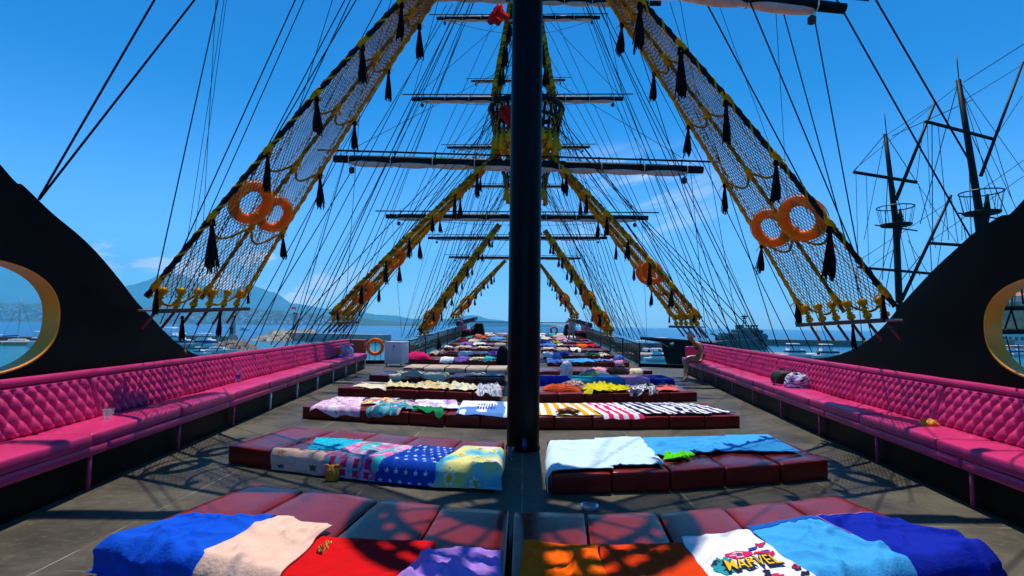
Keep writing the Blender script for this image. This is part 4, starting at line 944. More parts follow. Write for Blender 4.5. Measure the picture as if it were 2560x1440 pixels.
def shroud(side, bA, bB, tA, tB, label, rungs, nl=46, big=1.0, rr=.026, tsize=.62, detail=True, rings=(), rmat=None, sag=.10, where='', pins=6, band=1.0):
    """rope net between edge ropes A and B; rungs = list of fractions from foot to top"""
    root = thing('rope_net', label, 'rope net', tuple((bA + bB) / 2), 'rope nets with tassels rising to the masts')
    out = V((side, 0, -.25)).normalized()
    def sg(p, f): return p - V((0, 0, 1)) * (sag * big * math.sin(math.pi * f))
    def PA(f): return sg(lerp(bA, tA, f), f)
    def PB(f): return sg(lerp(bB, tB, f), f)
    def PC(f): return (PA(f) + PB(f)) / 2 + V((0, 0, -.02 * big))
    n = 24
    for nm, P, r0, mt_ in (('edge_rope', PA, rr * 1.15, ropeb if detail else ropem), ('edge_rope', PB, rr, ropey), ('centre_rope', PC, rr * .9, ropem)):
        m = MB(); pts = [P(k / n) for k in range(n + 1)]; m.tube(pts, r0, 7)
        # wrapped strands
        for ph in (0, math.pi):
            sp_ = []
            q = int(n * 6)
            for k in range(q + 1):
                f = k / q; c = P(f); a = f * 130 + ph; tdir = (P(min(1, f + .01)) - P(max(0, f - .01))).normalized(); u = tdir.cross(V((0, 1, 0))).normalized(); w = tdir.cross(u)
                sp_.append(c + (u * math.cos(a) + w * math.sin(a)) * r0 * .95)
            m.tube(sp_, r0 * .45, 4, cap=False, mi=1 if ph else 0)
        m.build(nm, [mt_, ropey], root)
    # net
    m = MB(); dl = .36 if detail else .13
    for k in range(-int(dl * nl) , nl + 1):
        f0 = k / nl; f1 = f0 + dl
        for (P, Q) in ((PA, PB), (PB, PA)):
            a, b = max(0, f0), min(1, f1)
            if b <= 0 or a >= 1: continue
            ta = (a - f0) / dl; tb = (b - f0) / dl
            pts = []
            for j in range(5):
                tt = lerp(ta, tb, j / 4); f = lerp(f0, f1, tt); f = min(1, max(0, f)); pts.append(lerp(P(f), Q(f), tt) - V((0, 0, .012 * big * math.sin(math.pi * tt))))
            m.tube(pts, .0050 * big, 3, cap=False)
    m.build('netting', netm if detail else ropem, root)
    if detail:          # thin long ropes running the whole height of the net
        for k in (1, 3, 5, 7):
            MB().tube([lerp(PA(f / 14), PB(f / 14), k / 8) - V((0, 0, .01)) for f in range(15)], .0065, 4, cap=False).build('long_rope', ropey if k % 2 else netm, root)
    if not detail:      # far nets read as yellow bands: bundle of slack yellow strands
        m = MB(); rd = random.Random(int(bA.y * 10))
        for k in range(int(9 * band)):
            o = rd.random(); ph = rd.uniform(0, 6)
            m.tube([lerp(PA(f / 12), PB(f / 12), o + .05 * math.sin(f * 1.3 + ph)) for f in range(13)], .015 * big, 4, cap=False)
        m.build('slack_strand', ropey, root)
    # garlands and knots
    k_ = 0
    for ri, f in enumerate(rungs):
        m = MB()
        for (P, Q, ln) in ((PA, PC, 8), (PC, PB, 8)):
            a, b = P(f), Q(f); dp = (a - b).length * .30
            dwn = (PA(max(0, f - .05)) - PA(min(1, f + .02))).normalized()
            pts = [lerp(a, b, j / ln) + dwn * dp * math.sin(math.pi * j / ln) for j in range(ln + 1)]
            m.tube(pts, rr * .62, 6)
        m.build('garland', ropem, root)
        for P in (PA, PC, PB):
            kn = MB(); tdir = (P(min(1, f + .02)) - P(max(0, f - .02))).normalized(); c = P(f)
            kn.lathe(c - tdir * .09 * big, [(rr * 1.1, 0), (rr * 1.5, .03 * big), (rr * 1.75, .08 * big), (rr * 1.4, .13 * big), (rr * 1.1, .18 * big)], 8, tdir)
            if detail:
                rd = random.Random(ri * 7 + 1)
                for j in range(5):
                    kn.tube([c, c + V((rd.uniform(-.08, .08), rd.uniform(-.08, .08), rd.uniform(-.14, -.04)))], .006, 3)
            kn.build('knot', ropey, root)
        for P, nm in ((PA, 'near'), (PB, 'far')):
            lab = '%s tassel, %s edge of %s rope net, %s from the foot' % ('long black' if detail else 'small black', nm, where, ORD[ri])
            tassel(P(f) - V((0, 0, .05)), tsize * (1 if P is PA else .82) * (.5 if ri == 0 else 1), lab, lean=-side * .05, seed=ri * 3 + (1 if P is PA else 2))
    # channel board, deadeyes, wooden pins
    bd = big
    u = (bB - bA); L_ = u.length; ud = u.normalized(); c = (bA + bB) / 2; M = Matrix((V((0, 0, 0)), V((0, 0, 0)), V((0, 0, 0))))
    xa = ud; za = V((0, 0, 1)); ya = za.cross(xa).normalized(); za = xa.cross(ya); MM = Matrix((xa, ya, za)).transposed()
    m = MB(); m.rbox((L_ / 2 - .02 * big, .11 * big, .012 * big), .006, 2, 0, 0, lambda p: c - V((0, 0, .16 * bd)) + MM @ p); flat(m.build('channel_board', greyboard, root), 50)
    inn = -ya if (ya.x * side) > 0 else ya
    m = MB(); m.rbox((L_ / 2 - .01 * big, .014, .026 * big), .006, 2, 0, 0, lambda p: c - V((0, 0, .165 * bd)) + inn * (.11 * big + .016) + MM @ p); flat(m.build('board_edge', brownwood, root), 50)
    for k in range(pins):
        f = (k + .5) / pins; b0 = lerp(bA, bB, f) - V((0, 0, .145 * bd)); t0 = lerp(lerp(bA, bB, f), lerp(tA, tB, f), .018) ; 
        dd = MB(); ax = (t0 - b0).normalized()
        for j in range(5):
            o = ud * (j - 2) * .018 * big; dd.tube([b0 + o, t0 + o * .6], .008 * big, 5)
        dd.lathe(b0 + V((0, 0, .02)), [(.02, 0), (.048 * big, .015), (.048 * big, .06 * big), (.02, .075 * big)], 10, ax)
        dd.lathe(t0 - ax * .06, [(.02, 0), (.052 * big, .015), (.056 * big, .06 * big), (.02, .08 * big)], 10, ax)
        for j in range(4): dd.torus(lerp(b0, t0, .25 + .17 * j), ax, .032 * big, .010 * big, 10, 5)
        dd.build('deadeye', ropey, root)
        pn = MB(); q = b0 + V((0, 0, -.03)); dn = V((side * -.30, -.45, -1)).normalized() if True else 0
        dn = (b0 - lerp(tA, tB, .5)).normalized()
        pn.tube([q + dn * .02, q + dn * (.26 * big)], .018 * big, 7); pn.build('pin', redwood, root)
    for (f, g, Rr, r0, lb) in rings:
        if g > 5: pc = hp(f, g, lerp(bA, bB, .5), (PA(.4) - PA(0)).cross(bB - bA).normalized()); f = .25
        else: pc = lerp(PA(f), PB(f), g)
        nn = (PA(f + .1) - PA(f)).cross(PB(f) - PA(f)).normalized()
        if nn.dot(CAMP - pc) < 0: nn = -nn
        nn = (nn * .7 + (CAMP - pc).normalized() * .5).normalized()
        ring(pc + (CAMP - pc).normalized() * (-.09 if detail else .10 * big), nn, Rr, r0, rmat or orange, lb)
    return root, PA, PB
# nearest pair
fr_ = [.02, .205, .40, .575, .75, .90]
shroud(-1, hy(366, 742, 6.15), hy(606, 745, 8.2), hy(1283, -285, 6.5), hy(1290, -285, 6.9), 'large rope net with orange rings on the near left, rising to the nearest mast', [.025, .165, .31, .44, .565, .675], nl=70, tsize=.54, sag=-.17,
       rings=((628, 507, .225, .068, 'orange life ring on the near left rope net, upper one'), (686, 536, .205, .064, 'orange life ring on the near left rope net, lower one beside the net edge')), where='near left')
shroud(1, hy(2238, 765, 6.3), hy(2010, 785, 8.0), hy(1330, -285, 6.5), hy(1323, -285, 6.9), 'large rope net with orange rings on the near right, rising to the nearest mast', [.03, .165, .305, .44, .565, .68], nl=70, tsize=.54, sag=-.17,
       rings=((2005, 546, .235, .068, 'orange life ring on the near right rope net, right-hand one of the pair'), (1927, 571, .215, .064, 'orange life ring on the near right rope net, left-hand one of the pair')), where='near right')
rg7 = [.04, .18, .32, .46, .60, .74, .88]
shroud(-1, hy(826, 786, 15.2), hy(884, 786, 17.4), hy(1240, 385, 16.0), hy(1246, 390, 16.8), 'yellow rope net on the left rising to the second mast', rg7, nl=70, big=1.5, rr=.05, tsize=.66, detail=False, sag=-.06, rings=((.13, .45, .28, .10, 'orange life ring low on the second left rope net'), (.33, .6, .26, .08, 'orange life ring in the middle of the second left rope net')), where='second left', pins=5)
shroud(1, hy(1752, 796, 15.2), hy(1686, 797, 17.4), hy(1374, 385, 16.0), hy(1368, 390, 16.8), 'yellow rope net on the right rising to the second mast', rg7, nl=70, big=1.5, rr=.05, tsize=.66, detail=False, sag=-.06, rings=((.26, .35, .29, .09, 'orange life ring on the second right rope net, upper one'), (.255, .78, .27, .08, 'orange life ring on the second right rope net, tucked behind the other')), where='second right', pins=5)
shroud(-1, hy(1046, 826, 24.6), hy(1072, 822, 26.8), hy(1246, 560, 25.6), hy(1252, 563, 26.4), 'yellow rope net on the left rising to the third mast', rg7, nl=40, big=1.7, rr=.06, tsize=.62, detail=False, sag=-.06, rings=((.10, .5, .40, .11, 'orange life ring at the foot of the third left rope net'),), where='third left', pins=3)
shroud(1, hy(1532, 828, 24.6), hy(1508, 824, 26.8), hy(1364, 575, 25.6), hy(1359, 578, 26.4), 'yellow rope net on the right rising to the third mast', rg7, nl=40, big=1.7, rr=.06, tsize=.62, detail=False, sag=-.06, rings=((.10, .5, .40, .11, 'orange life ring at the foot of the third right rope net'), (.30, .5, .34, .10, 'orange life ring a third of the way up the third right rope net')), where='third right', pins=3)
shroud(-1, hy(1128, 788, 33.5), hy(1150, 786, 36), hy(1262, 650, 34.2), hy(1266, 652, 35), 'slender rope net on the left nearest the bow', rg7[:6], nl=30, big=1.8, rr=.05, tsize=.6, detail=False, sag=-.04, rings=((.20, .5, .36, .11, 'orange life ring on the slender left rope net nearest the bow'),), where='bow left', pins=3)
shroud(1, hy(1446, 788, 33.5), hy(1428, 786, 36), hy(1352, 660, 34.2), hy(1349, 662, 35), 'slender rope net on the right nearest the bow', rg7[:6], nl=30, big=1.8, rr=.05, tsize=.6, detail=False, sag=-.04, rings=((.30, .5, .36, .11, 'orange life ring on the slender right rope net nearest the bow'),), where='bow right', pins=3)
# upper nets above the crow's nest of the second mast
shroud(-1, hy(1232, 240, 15.7), hy(1246, 245, 17.2), hy(1284, -40, 16.2), hy(1288, -40, 16.6), "narrow upper rope net above the second mast's crow's nest, left of the mast", [.1, .3, .5, .7, .9], nl=26, big=1.2, rr=.05, tsize=.8, detail=False, sag=0, where='upper left', pins=2)
shroud(1, hy(1386, 240, 15.7), hy(1374, 245, 17.2), hy(1338, -40, 16.2), hy(1335, -40, 16.6), "narrow upper rope net above the second mast's crow's nest, right of the mast", [.1, .3, .5, .7, .9], nl=26, big=1.2, rr=.05, tsize=.8, detail=False, sag=0, where='upper right', pins=2)
# a few extra tassels under the near boards
for (x, y, Y, s, lab) in ((456, 792, 6.9, .34, 'black tassel hanging below the board of the near left net, nearer one'), (551, 782, 7.7, .34, 'black tassel hanging below the board of the near left net, farther one'),
                          (2132, 812, 7.2, .34, 'round black tassel hanging below the middle of the near right board'), (1998, 752, 8.1, .36, 'bushy black tassel at the left end of the near right board')):
    tassel(hy(x, y, Y), s, lab, 0, int(x))

# ================================================================ rigging lines
RLAB = {-1: 'thin dark rigging line slanting up from the left side of the ship', 1: 'thin dark rigging line slanting up from the right side of the ship', 0: 'thin dark line running across between yards and masts'}
RGRP = {-1: 'rigging lines rising from the left side', 1: 'rigging lines rising from the right side', 0: 'lines crossing between yards and masts'}
LREC = []
def line(a, b, r=.009, side=0, sagv=.0, lab=None):
    n = 1 if not sagv else 8
    m = MB(); m.tube([lerp(a, b, k / n) - V((0, 0, sagv * math.sin(math.pi * k / n))) for k in range(n + 1)], r, 4, cap=False)
    o = tag(m.build('rigging_line', ropel), lab or RLAB[side], 'rope', RGRP[side])
    if side: LREC.append((side, min(range(4), key=lambda q: abs(YM[q] - b.y)), a.y, o))
    return o
def railp(x, y, w=.82):
    """point on the vertical plane along the outer side of the bulwark seen at a pixel"""
    s = -1 if x < 1300 else 1
    return hp(x, y, bp(s, 5, w, 0), (bp(s, 5, 1, 0) - bp(s, 5, 0, 0)).normalized()), s
def pline(lo, hi, Yt, r=.009, w=.82, ext=.35):
    a, s = railp(*lo, w=w); b = hy(hi[0], hi[1], Yt)
    if hi[1] <= 5: b = b + (b - a) * ext
    line(a, b, r, s)
for lo, hi, Yt, r in (
    ((97, 497), (386, 0), 5.4, .011), ((97, 500), (486, 0), 6.0, .011),
    ((385, 730), (545, 0), 7.4, .008), ((420, 800), (890, 0), 7.0, .010), ((432, 815), (862, 0), 6.9, .010), ((470, 870), (876, 0), 7.2, .010), ((380, 790), (738, 0), 6.4, .010), ((400, 810), (760, 0), 6.5, .008),
    ((467, 610), (560, 0), 7.4, .004), ((472, 690), (566, 0), 7.5, .004), ((508, 560), (540, 0), 7.5, .004),
    ((560, 880), (831, 0), 8.6, .008), ((497, 878), (954, 0), 7.8, .009), ((540, 880), (1035, 0), 8.5, .008), ((589, 868), (1060, 0), 16.4, .012), ((612, 868), (1132, 10), 16.4, .012), ((638, 866), (1000, 0), 12, .009),
    ((677, 862), (1117, 10), 16.4, .012), ((730, 860), (978, 0), 14, .010), ((764, 856), (1150, 0), 16.4, .013), ((858, 845), (905, 200), 16.0, .008),
    ((2090, 620), (1762, 0), 6.6, .011), ((2140, 640), (1873, 0), 6.4, .010), ((2150, 660), (2035, 40), 7.0, .009), ((2430, 600), (2092, 0), 5.6, .012), ((2425, 405), (2190, 0), 5.4, .011),
    ((2010, 600), (1793, 0), 7.4, .004), ((1972, 560), (1939, 17), 7.6, .004), ((2185, 860), (1958, 30), 7.0, .009), ((2080, 885), (1850, 300), 8.5, .008),
    ((1945, 868), (1675, 7), 16.4, .013), ((1905, 862), (1487, 0), 16.4, .012), ((1850, 858), (1700, 0), 14, .010), ((1830, 857), (1560, 0), 16.4, .012), ((1765, 842), (1724, 400), 15.9, .009), ((2030, 880), (1700, 200), 10, .009), ((1985, 875), (1560, 0), 12, .009)):
    pline(lo, hi, Yt, r)
rl = random.Random(21)
def fan(i, side, n, ya, yb, za, zb, r, w=.78, xr=None):
    for k in range(n):
        f = (k + .5) / n; Yb = lerp(ya, yb, f) + rl.uniform(-.3, .3); z = lerp(za, zb, (k * 7 % n) / n) + rl.uniform(-.5, .5)
        a = bp(side, Yb, w, .95) if xr is None else V((side * xr, Yb, dz(Yb) + .9))
        line(a, V((MX * .3 + side * .05, YM[i] + rl.uniform(-.3, .3), z)), r, side)
for s in (-1, 1):
    fan(1, s, 14, 11.5, 19.5, 9, 24, .011)
    fan(2, s, 14, 21, 30, 10, 25, .014, xr=4.75)
    fan(2, s, 6, 17, 20, 12, 22, .013)
    fan(3, s, 11, 30, 41, 9, 23, .016, xr=4.75)
    fan(3, s, 5, 26, 29, 12, 22, .015, xr=4.75)
MN = ['nearest', 'second', 'third', 'fourth']
YNM = {'big': 'longest yard', 'g': 'yard below the nest rail', 'a': 'short yard by the upper flag', 'h': "third mast's lower yard", 'i': "fourth mast's lower yard", 'd': 'thin middle yard', 'b': 'shortest yard', 'f': 'short low yard'}
# braces between yard ends and the masts ahead or astern
for k_, i, z, r in (('big', 2, 9.2, .010), ('g', 2, 12.5, .009), ('a', 2, 16, .009), ('h', 3, 8, .011), ('i', 3, 10, .011), ('d', 3, 12.5, .010), ('big', 0, 8.2, .008), ('g', 0, 11, .007), ('b', 1, 9.5, .010), ('f', 2, 10.5, .010)):
    for sn, e in zip(('left', 'right'), YE[k_]): line(e, V((MX * .3, YM[i], z)), r, 0, .12, 'line from %s end of the %s to the %s mast' % (sn, YNM[k_], MN[i]))
for k_ in ('big', 'h', 'i', 'g', 'd'):
    for sd, e in zip((-1, 1), YE[k_]): line(e + V((-sd * .3, 0, -.1)), (bp(sd, 12.5, .78, .95) if k_ in ('big', 'g') else V((sd * 4.75, YM[2] - 5, 1.0))), .007, sd)
    for sn, e in zip(('left', 'right'), YE[k_]): line(e, V((MX * .3, e.y + .35, e.z + 3.4)), .008, 0, 0, 'short line rising from the %s end of the %s' % (sn, YNM[k_]))
TENS = ['twenty', 'thirty', 'forty', 'fifty']
def ordn(k):
    if k < 14: return ORD[k]
    if k < 19: return ['fifteenth', 'sixteenth', 'seventeenth', 'eighteenth', 'nineteenth'][k - 14]
    k += 1; t_, u_ = divmod(k, 10)
    return TENS[t_ - 2][:-1] + 'ieth' if u_ == 0 else TENS[t_ - 2] + '-' + ORD[u_ - 1]
for sd in (-1, 1):
    for mi in range(4):
        q = sorted([r_ for r_ in LREC if r_[0] == sd and r_[1] == mi], key=lambda r_: r_[2])
        for k, r_ in enumerate(q): r_[3]['label'] = 'thin dark line from the %s side to the %s mast, %s from the viewer' % ('left' if sd < 0 else 'right', MN[mi], ordn(k))
# ================================================================ red flags
def flag(px, py, Y, w, h, label, seed):
    o = hy(px, py, Y)
    def fn(u, v):
        x = (u - .5) * w * (1 - .35 * v * abs(math.sin(u * 3 + seed))); z = -v * h * (1 + .15 * math.sin(u * 5 + seed))
        return o + V((x + .12 * math.sin(v * 5 + u * 3 + seed), .10 * math.sin(u * 14 + seed + v * 2), z))
    m = MB(); m.grid(22, 16, fn); tag(m.build('red_flag', flagm), label, 'flag')
flag(1246, 14, 15.6, .55, .55, 'red flag hanging beside the mast, near the top of the picture', 1)
flag(1270, 262, 15.2, .30, .70, "red flag drooping above the crow's nest, left of the mast", 3)
# ================================================================ railings of the fore deck
def railing(s):
    t = thing('side_railing', 'dark railing with gold bars along the %s side of the fore deck' % ('left' if s < 0 else 'right'), 'railing', (s * RAILX, 28, dz(28)))
    ys = [21 + i * .5 for i in range(37)]
    m = MB(); m.tube([V((s * RAILX, y, dz(y) + .86)) for y in ys], .028, 7); m.build('top_rail', ironm, t)
    m = MB(); m.tube([V((s * RAILX, y, dz(y) + .10)) for y in ys], .018, 6); m.tube([V((s * RAILX, y, dz(y) + .72)) for y in ys], .012, 5); m.build('lower_rail', ironm, t)
    n = int(18 / .155)
    for k in range(min(98, n)):
        y = 21.1 + k * .18; m = MB(); m.tube([V((s * RAILX, y, dz(y) + .10)), V((s * RAILX, y, dz(y) + .86))], .011, 4)
        q = dz(y) + .45; m.lathe((s * RAILX, y, q - .05), [(.011, 0), (.030, .05), (.011, .10)], 5); m.build('baluster', ironr if k % 2 else ironm, t)
    # scroll panels, read as a low bronze lattice
    for k in range(9):
        y0 = 21.2 + k * 2; m = MB()
        for j in range(8):
            yy = y0 + j * .24; m.torus((s * RAILX, yy, dz(yy) + .30), (1, 0, 0), .085, .012, 12, 4); m.torus((s * RAILX, yy + .12, dz(yy) + .56), (1, 0, 0), .07, .011, 12, 4)
        m.build('scroll_panel', ironr, t)
    for y in (21, 24.5, 28, 31.5, 35, 38.8):
        m = MB(); m.rbox((.035, .035, .46), .008, 0, 0, 0, lambda p, y=y: V((s * RAILX, y, dz(y) + .46)) + p); flat(m.build('post', ironm, t), 40)
railing(-1); railing(1)
# orange cloth banners laced inside the railing ends
for s, yy in ((-1, 21.2), (1, 21.3)):
    m = MB(); m.grid(18, 14, lambda u, v: V((s * (RAILX + .06 + .02 * math.sin(u * 20)), yy + u * 1.1, dz(yy) + .06 + v * .62 + .015 * math.sin(u * 9))))
    tag(m.build('rust_banner', cloth('rust', (.30, .035, .008))), 'rust-red cloth laced behind the near end of the %s railing' % ('left' if s < 0 else 'right'), 'banner')
# cross railing on the left wing with its ring; low black sill on the right wing
def wing(s):
    Y = 20.2; xo = xf(Y) + .62
    t = thing('wing_railing', 'plain black cross railing closing the %s end of the open deck' % ('left' if s < 0 else 'right'), 'railing', (s * 5, Y, 0))
    m = MB()
    if s < 0:
        m.tube([V((s * xo, Y, .88)), V((s * RAILX, 20.9, .86))], .025, 7); m.build('top_rail', ironm, t)
        for k in range(10):
            f = k / 9; p = lerp(V((s * xo, Y, 0)), V((s * RAILX, 20.9, 0)), f); MB().tube([p, p + V((0, 0, .87))], .012, 5).build('baluster', ironm, t)
    m = MB(); m.rbox(((xo - RAILX) / 2, .05, .07), .015, 1, 0, 0, lambda p: V((s * (xo + RAILX) / 2, Y + .45 - (p.x * s) * .35, .07)) + p); flat(m.build('sill', black, t), 40)
wing(-1); wing(1)
ring(hy(938, 867, 20.0), V((.15, -1, 0)), .265, .062, orange, 'orange life ring hanging on the cross railing left of the white fridge')
# bow railing, curved outward
def bowrail():
    Y = 44.5; z0 = dz(Y); t = thing('bow_railing', 'bulging black railing across the bow at the far end', 'railing', (0, Y, z0))
    hw = 4.4; xs = [-hw + 2 * hw * k / 96 for k in range(97)]
    m = MB(); m.tube([V((x, Y, z0 + 1.02)) for x in (-hw, 0, hw)], .035, 6); m.build('top_rail', ironm, t)
    m = MB(); m.tube([V((x, Y, z0 + .10)) for x in (-hw, 0, hw)], .03, 6); m.build('lower_rail', ironm, t)
    for x in xs: MB().tube([V((x, Y, z0 + 1.02)), V((x, Y - .12, z0 + .75)), V((x, Y - .20, z0 + .4)), V((x, Y, z0 + .1))], .014, 4, cap=False).build('baluster', ironm, t)
bowrail()
ring(hy(1187, 822, 44.2), V((0, -1, 0)), .25, .07, redring, 'dark red life ring on the left part of the bow railing')
ring(hy(1385, 826, 44.2), V((0, -1, 0)), .25, .07, redring, 'dark red life ring on the right part of the bow railing')
# ================================================================ bow furniture
def bowseat(s):
    Y = 40.5; z = dz(Y); t = thing('bow_bench', 'short pink padded bench by the bow on the %s' % ('left' if s < 0 else 'right'), 'bench', (s * 4.4, Y, z))
    m = MB(); m.rbox((.30, 1.8, .08), .04, 1, 6, 0, lambda p: V((s * 4.15, Y, z + .5)) + p); m.build('seat', pink, t)
    m = MB(); m.rbox((.08, 1.8, .28), .05, 0, 6, 2, lambda p: V((s * 4.52, Y, z + .85)) + p); m.build('backrest', pink, t)
    m = MB(); m.rbox((.28, 1.75, .20), .01, 0, 0, 0, lambda p: V((s * 4.15, Y, z + .21)) + p); flat(m.build('base', black, t), 40)
    c = MB(); P = [(s * 3.6, 39.4, z + 1.45), (s * 5.0, 39.6, z + 1.1), (s * 5.3, 43, z + 1.0), (s * 3.7, 43, z + 1.55)]
    c.add([V(p) for p in P] + [V(p) - V((0, 0, .28)) for p in P], [(0, 1, 2, 3), (7, 6, 5, 4), (0, 4, 5, 1), (1, 5, 6, 2), (2, 6, 7, 3), (3, 7, 4, 0)])
    tag(flat(c.build('covered_roof_box', mat('dark_cover', (.03, .045, .07), .6)), 30), 'dark slanting cover above the pink bench by the bow on the %s' % ('left' if s < 0 else 'right'), 'cover')
    b = MB(); b.rbox((.35, .5, .55), .2, 2, 2, 2, lambda p: V((s * 3.45, 41.5, z + .5)) + V((p.x * (1.15 - .5 * p.z), p.y, p.z)))
    tag(b.build('covered_winch', black), 'humped black cover beside the %s end of the bow railing' % ('left' if s < 0 else 'right'), 'cover')
bowseat(-1); bowseat(1)
# ================================================================ fridge, red raft box, small things
def fridge():
    P = hy(985, 917, 19.5); P.z = 0; t = thing('small_fridge', 'white chest fridge with a small red sticker left of the railing', 'fridge', tuple(P)); Mr = Matrix.Rotation(R(-12), 3, 'Z')
    def f(c): return lambda p: P + V((0, 0, 0)) + Mr @ (V(c) + p)
    flat(MB().rbox((.34, .30, .37), .02, 0, 0, 0, f((0, .2, .47))).build('body', whitep, t), 40)
    flat(MB().rbox((.35, .31, .022), .012, 0, 0, 0, f((0, .2, .862))).build('lid', whitep, t), 40)
    flat(MB().rbox((.045, .002, .032), .001, 0, 0, 0, f((.02, -.102, .72))).build('sticker', redp, t), 40)
    flat(MB().rbox((.022, .002, .04), .001, 0, 0, 0, f((.02, -.102, .60))).build('sticker', inkP, t), 40)
    for sx in (-.28, .28): MB().tube([f((sx, -.02, 0))(V((0, 0, 0))), f((sx, -.02, .11))(V((0, 0, 0)))], .02, 6).build('foot', ironm, t)
fridge()
P = hy(892, 880, 20.3); flat(tag(MB().rbox((.30, .2, .30), .03, 0, 0, 0, lambda p: V((P.x, P.y, .62)) + p).build('raft_box', redp), 'red raft box behind the far end of the left pink bench', 'box'), 40)
def bottle(p, h, label, tint=None):
    t = thing('water_bottle', label, 'bottle', tuple(p)); r = h * .155
    MB().lathe(p, [(.002, 0), (r * .9, .002), (r, .01), (r * .93, h * .25), (r, h * .3), (r, h * .62), (r * .85, h * .72), (r * .42, h * .86), (r * .38, h * .92)], 16).build('body', clearp, t)
    MB().lathe(p + V((0, 0, h * .34)), [(r * 1.02, 0), (r * 1.02, h * .22)], 16, cap=False).build('label_band', mat('label_blue', (.03, .08, .45), .4), t)
    MB().lathe(p + V((0, 0, h * .9)), [(r * .48, 0), (r * .48, h * .09), (.001, h * .095)], 12).build('cap', mat('cap_blue', (.03, .08, .5), .4), t)
def cup(p, h, label):
    MBc = MB(); r = h * .32
    MBc.lathe(p, [(.001, .002), (r * .72, .002), (r, h), (r * 1.06, h), (r * 1.06, h - .004), (r * .96, h - .005), (r * .69, .006), (.001, .006)], 18, cap=False); tag(MBc.build('plastic_cup', clearp), label, 'cup')
bottle(bp(-1, 8.95, .42, .505), .24, 'water bottle with blue label on the left pink bench')
bottle(hz(1310, 1130), .22, 'water bottle standing at the foot of the mast')
bottle(bp(1, 9.85, .33, .505), .20, 'small water bottle beside the black backpack on the right bench')
bottle(hz(1243, 1226), .20, 'water bottle on the deck beside the daisy towel')
cup(hz(1276, 1148), .13, 'clear plastic cup on the deck just left of the mast foot')
cup(bp(-1, 5.45, .30, .505), .11, 'clear plastic cup on the near part of the left bench')
cup(bp(-1, 5.62, .36, .505), .09, 'shorter plastic cup behind the other on the left bench')
m = MB(); p = hz(1474, 1278); m.lathe(p, [(.001, .003), (.055, .003), (.075, .05), (.08, .05), (.08, .045), (.057, .007), (.001, .007)], 20, cap=False); tag(m.build('plastic_bowl', clearp), 'low clear plastic bowl on the deck behind the front row, right of the mast', 'bowl')
def bag(p, rx, ry, h, material, label, seed=0, name='plastic_bag', knot=True, cat='bag'):
    def fn(u, v):
        a = 2 * math.pi * u; q = math.sin(math.pi * min(1, v * 1.02) * .5 + .0); r = (math.cos(v * math.pi / 2) ** .45) * (1 + .22 * fnoise(math.cos(a) * 2 + seed, math.sin(a) * 2, v * 3))
        zz = h * v ** .8 * (1 + .15 * fnoise(math.cos(a) * 2 + seed, math.sin(a) * 2, 5)); rr = 1 - .25 * (1 - v)
        return p + V((rx * r * rr * math.cos(a), ry * r * rr * math.sin(a), zz + .004 + .012 * math.sin(a * 7 + seed) * v))
    m = MB(); m.grid(34, 14, fn)
    if knot:
        for k in range(2): m.tube([p + V((0, 0, h * .85)), p + V(((k - .5) * rx * 1.2, 0, h * 1.12)), p + V(((k - .5) * rx * 1.6, -.01, h * 1.02))], [.02, .012, .02], 5)
    return tag(m.build(name, material), label, cat)
orb = mat('orange_wrap', (.75, .26, .01), .35, .5, bump=1, bs=25)
bagw = mat('white_wrap', (.72, .70, .76), .4, .5, bump=1, bs=20, var=.3, vs=9)
bag(hz(829, 1201), .085, .06, .13, orb, 'orange crumpled snack bag on the deck before the turtle towel', 3, 'snack_bag')
bag(bp(1, 5.85, .30, .505), .11, .09, .07, orb, 'orange crumpled snack bag on the near part of the right bench', 5, 'snack_bag', False)
bag(hy(1416, 938, 15.6) - V((0, 0, .0)), .22, .16, .40, bagw, 'tall white cloth bag standing on the sixth row right of the mast', 9)
bag(bp(-1, 16.6, .30, .505), .30, .2, .34, mat('bag_lilac', (.42, .45, .72), .4, .5, bump=1, bs=20, var=.5, vs=9), 'white and blue plastic bag at the far end of the left bench', 11)
bag(bp(-1, 15.6, .25, .505), .10, .1, .10, cBlue, 'small blue cap lying on the far part of the left bench', 12, 'cap', False, 'cap')
bag(bp(-1, 15.9, .35, .505), .10, .08, .22, cOr, 'orange garment on the far part of the left bench', 13, 'garment', True, 'garment')
bag(hz(1256, 914), .30, .22, .72, cBlk, 'large black bag standing left of the mast in the distance', 14, 'black_bag', False)
bag(hy(1393, 905, 20.9), .22, .16, .34, cLB, 'light blue beach bag with dark straps on the seventh row', 17, 'beach_bag')
bag(hy(1547, 905, 20.9), .26, .18, .26, cLB, 'light blue folded bag at the outer end of the seventh row, right side', 18, 'beach_bag', False)
bag(hy(1095, 872, 28.0), .20, .2, .5, cBlk, 'black rucksack by the left railing', 19, 'rucksack', False)
def backpack():
    p = bp(1, 10.15, .32, .505); t = thing('backpack', 'black backpack lying on the right pink bench', 'backpack', tuple(p))
    m = MB(); m.rbox((.15, .22, .12), .09, 3, 3, 2, lambda q: p + V((0, 0, .12)) + V((q.x * (1 - .3 * max(0, q.z) / .12), q.y, q.z + .02 * fnoise(q.x * 9, q.y * 9, q.z * 9)))); m.build('body', mat('backpack_black', (.01, .01, .014), .7, bump=.6, bs=30), t)
    m = MB(); m.tube([p + V((-.12, -.1, .1)), p + V((-.24, -.2, .03)), p + V((-.32, -.34, .01)), p + V((-.2, -.42, .01))], .014, 5); m.tube([p + V((0, .1, .23)), p + V((.02, 0, .28)), p + V((0, -.1, .23))], .012, 5); m.build('strap', cBlk, t)
backpack()
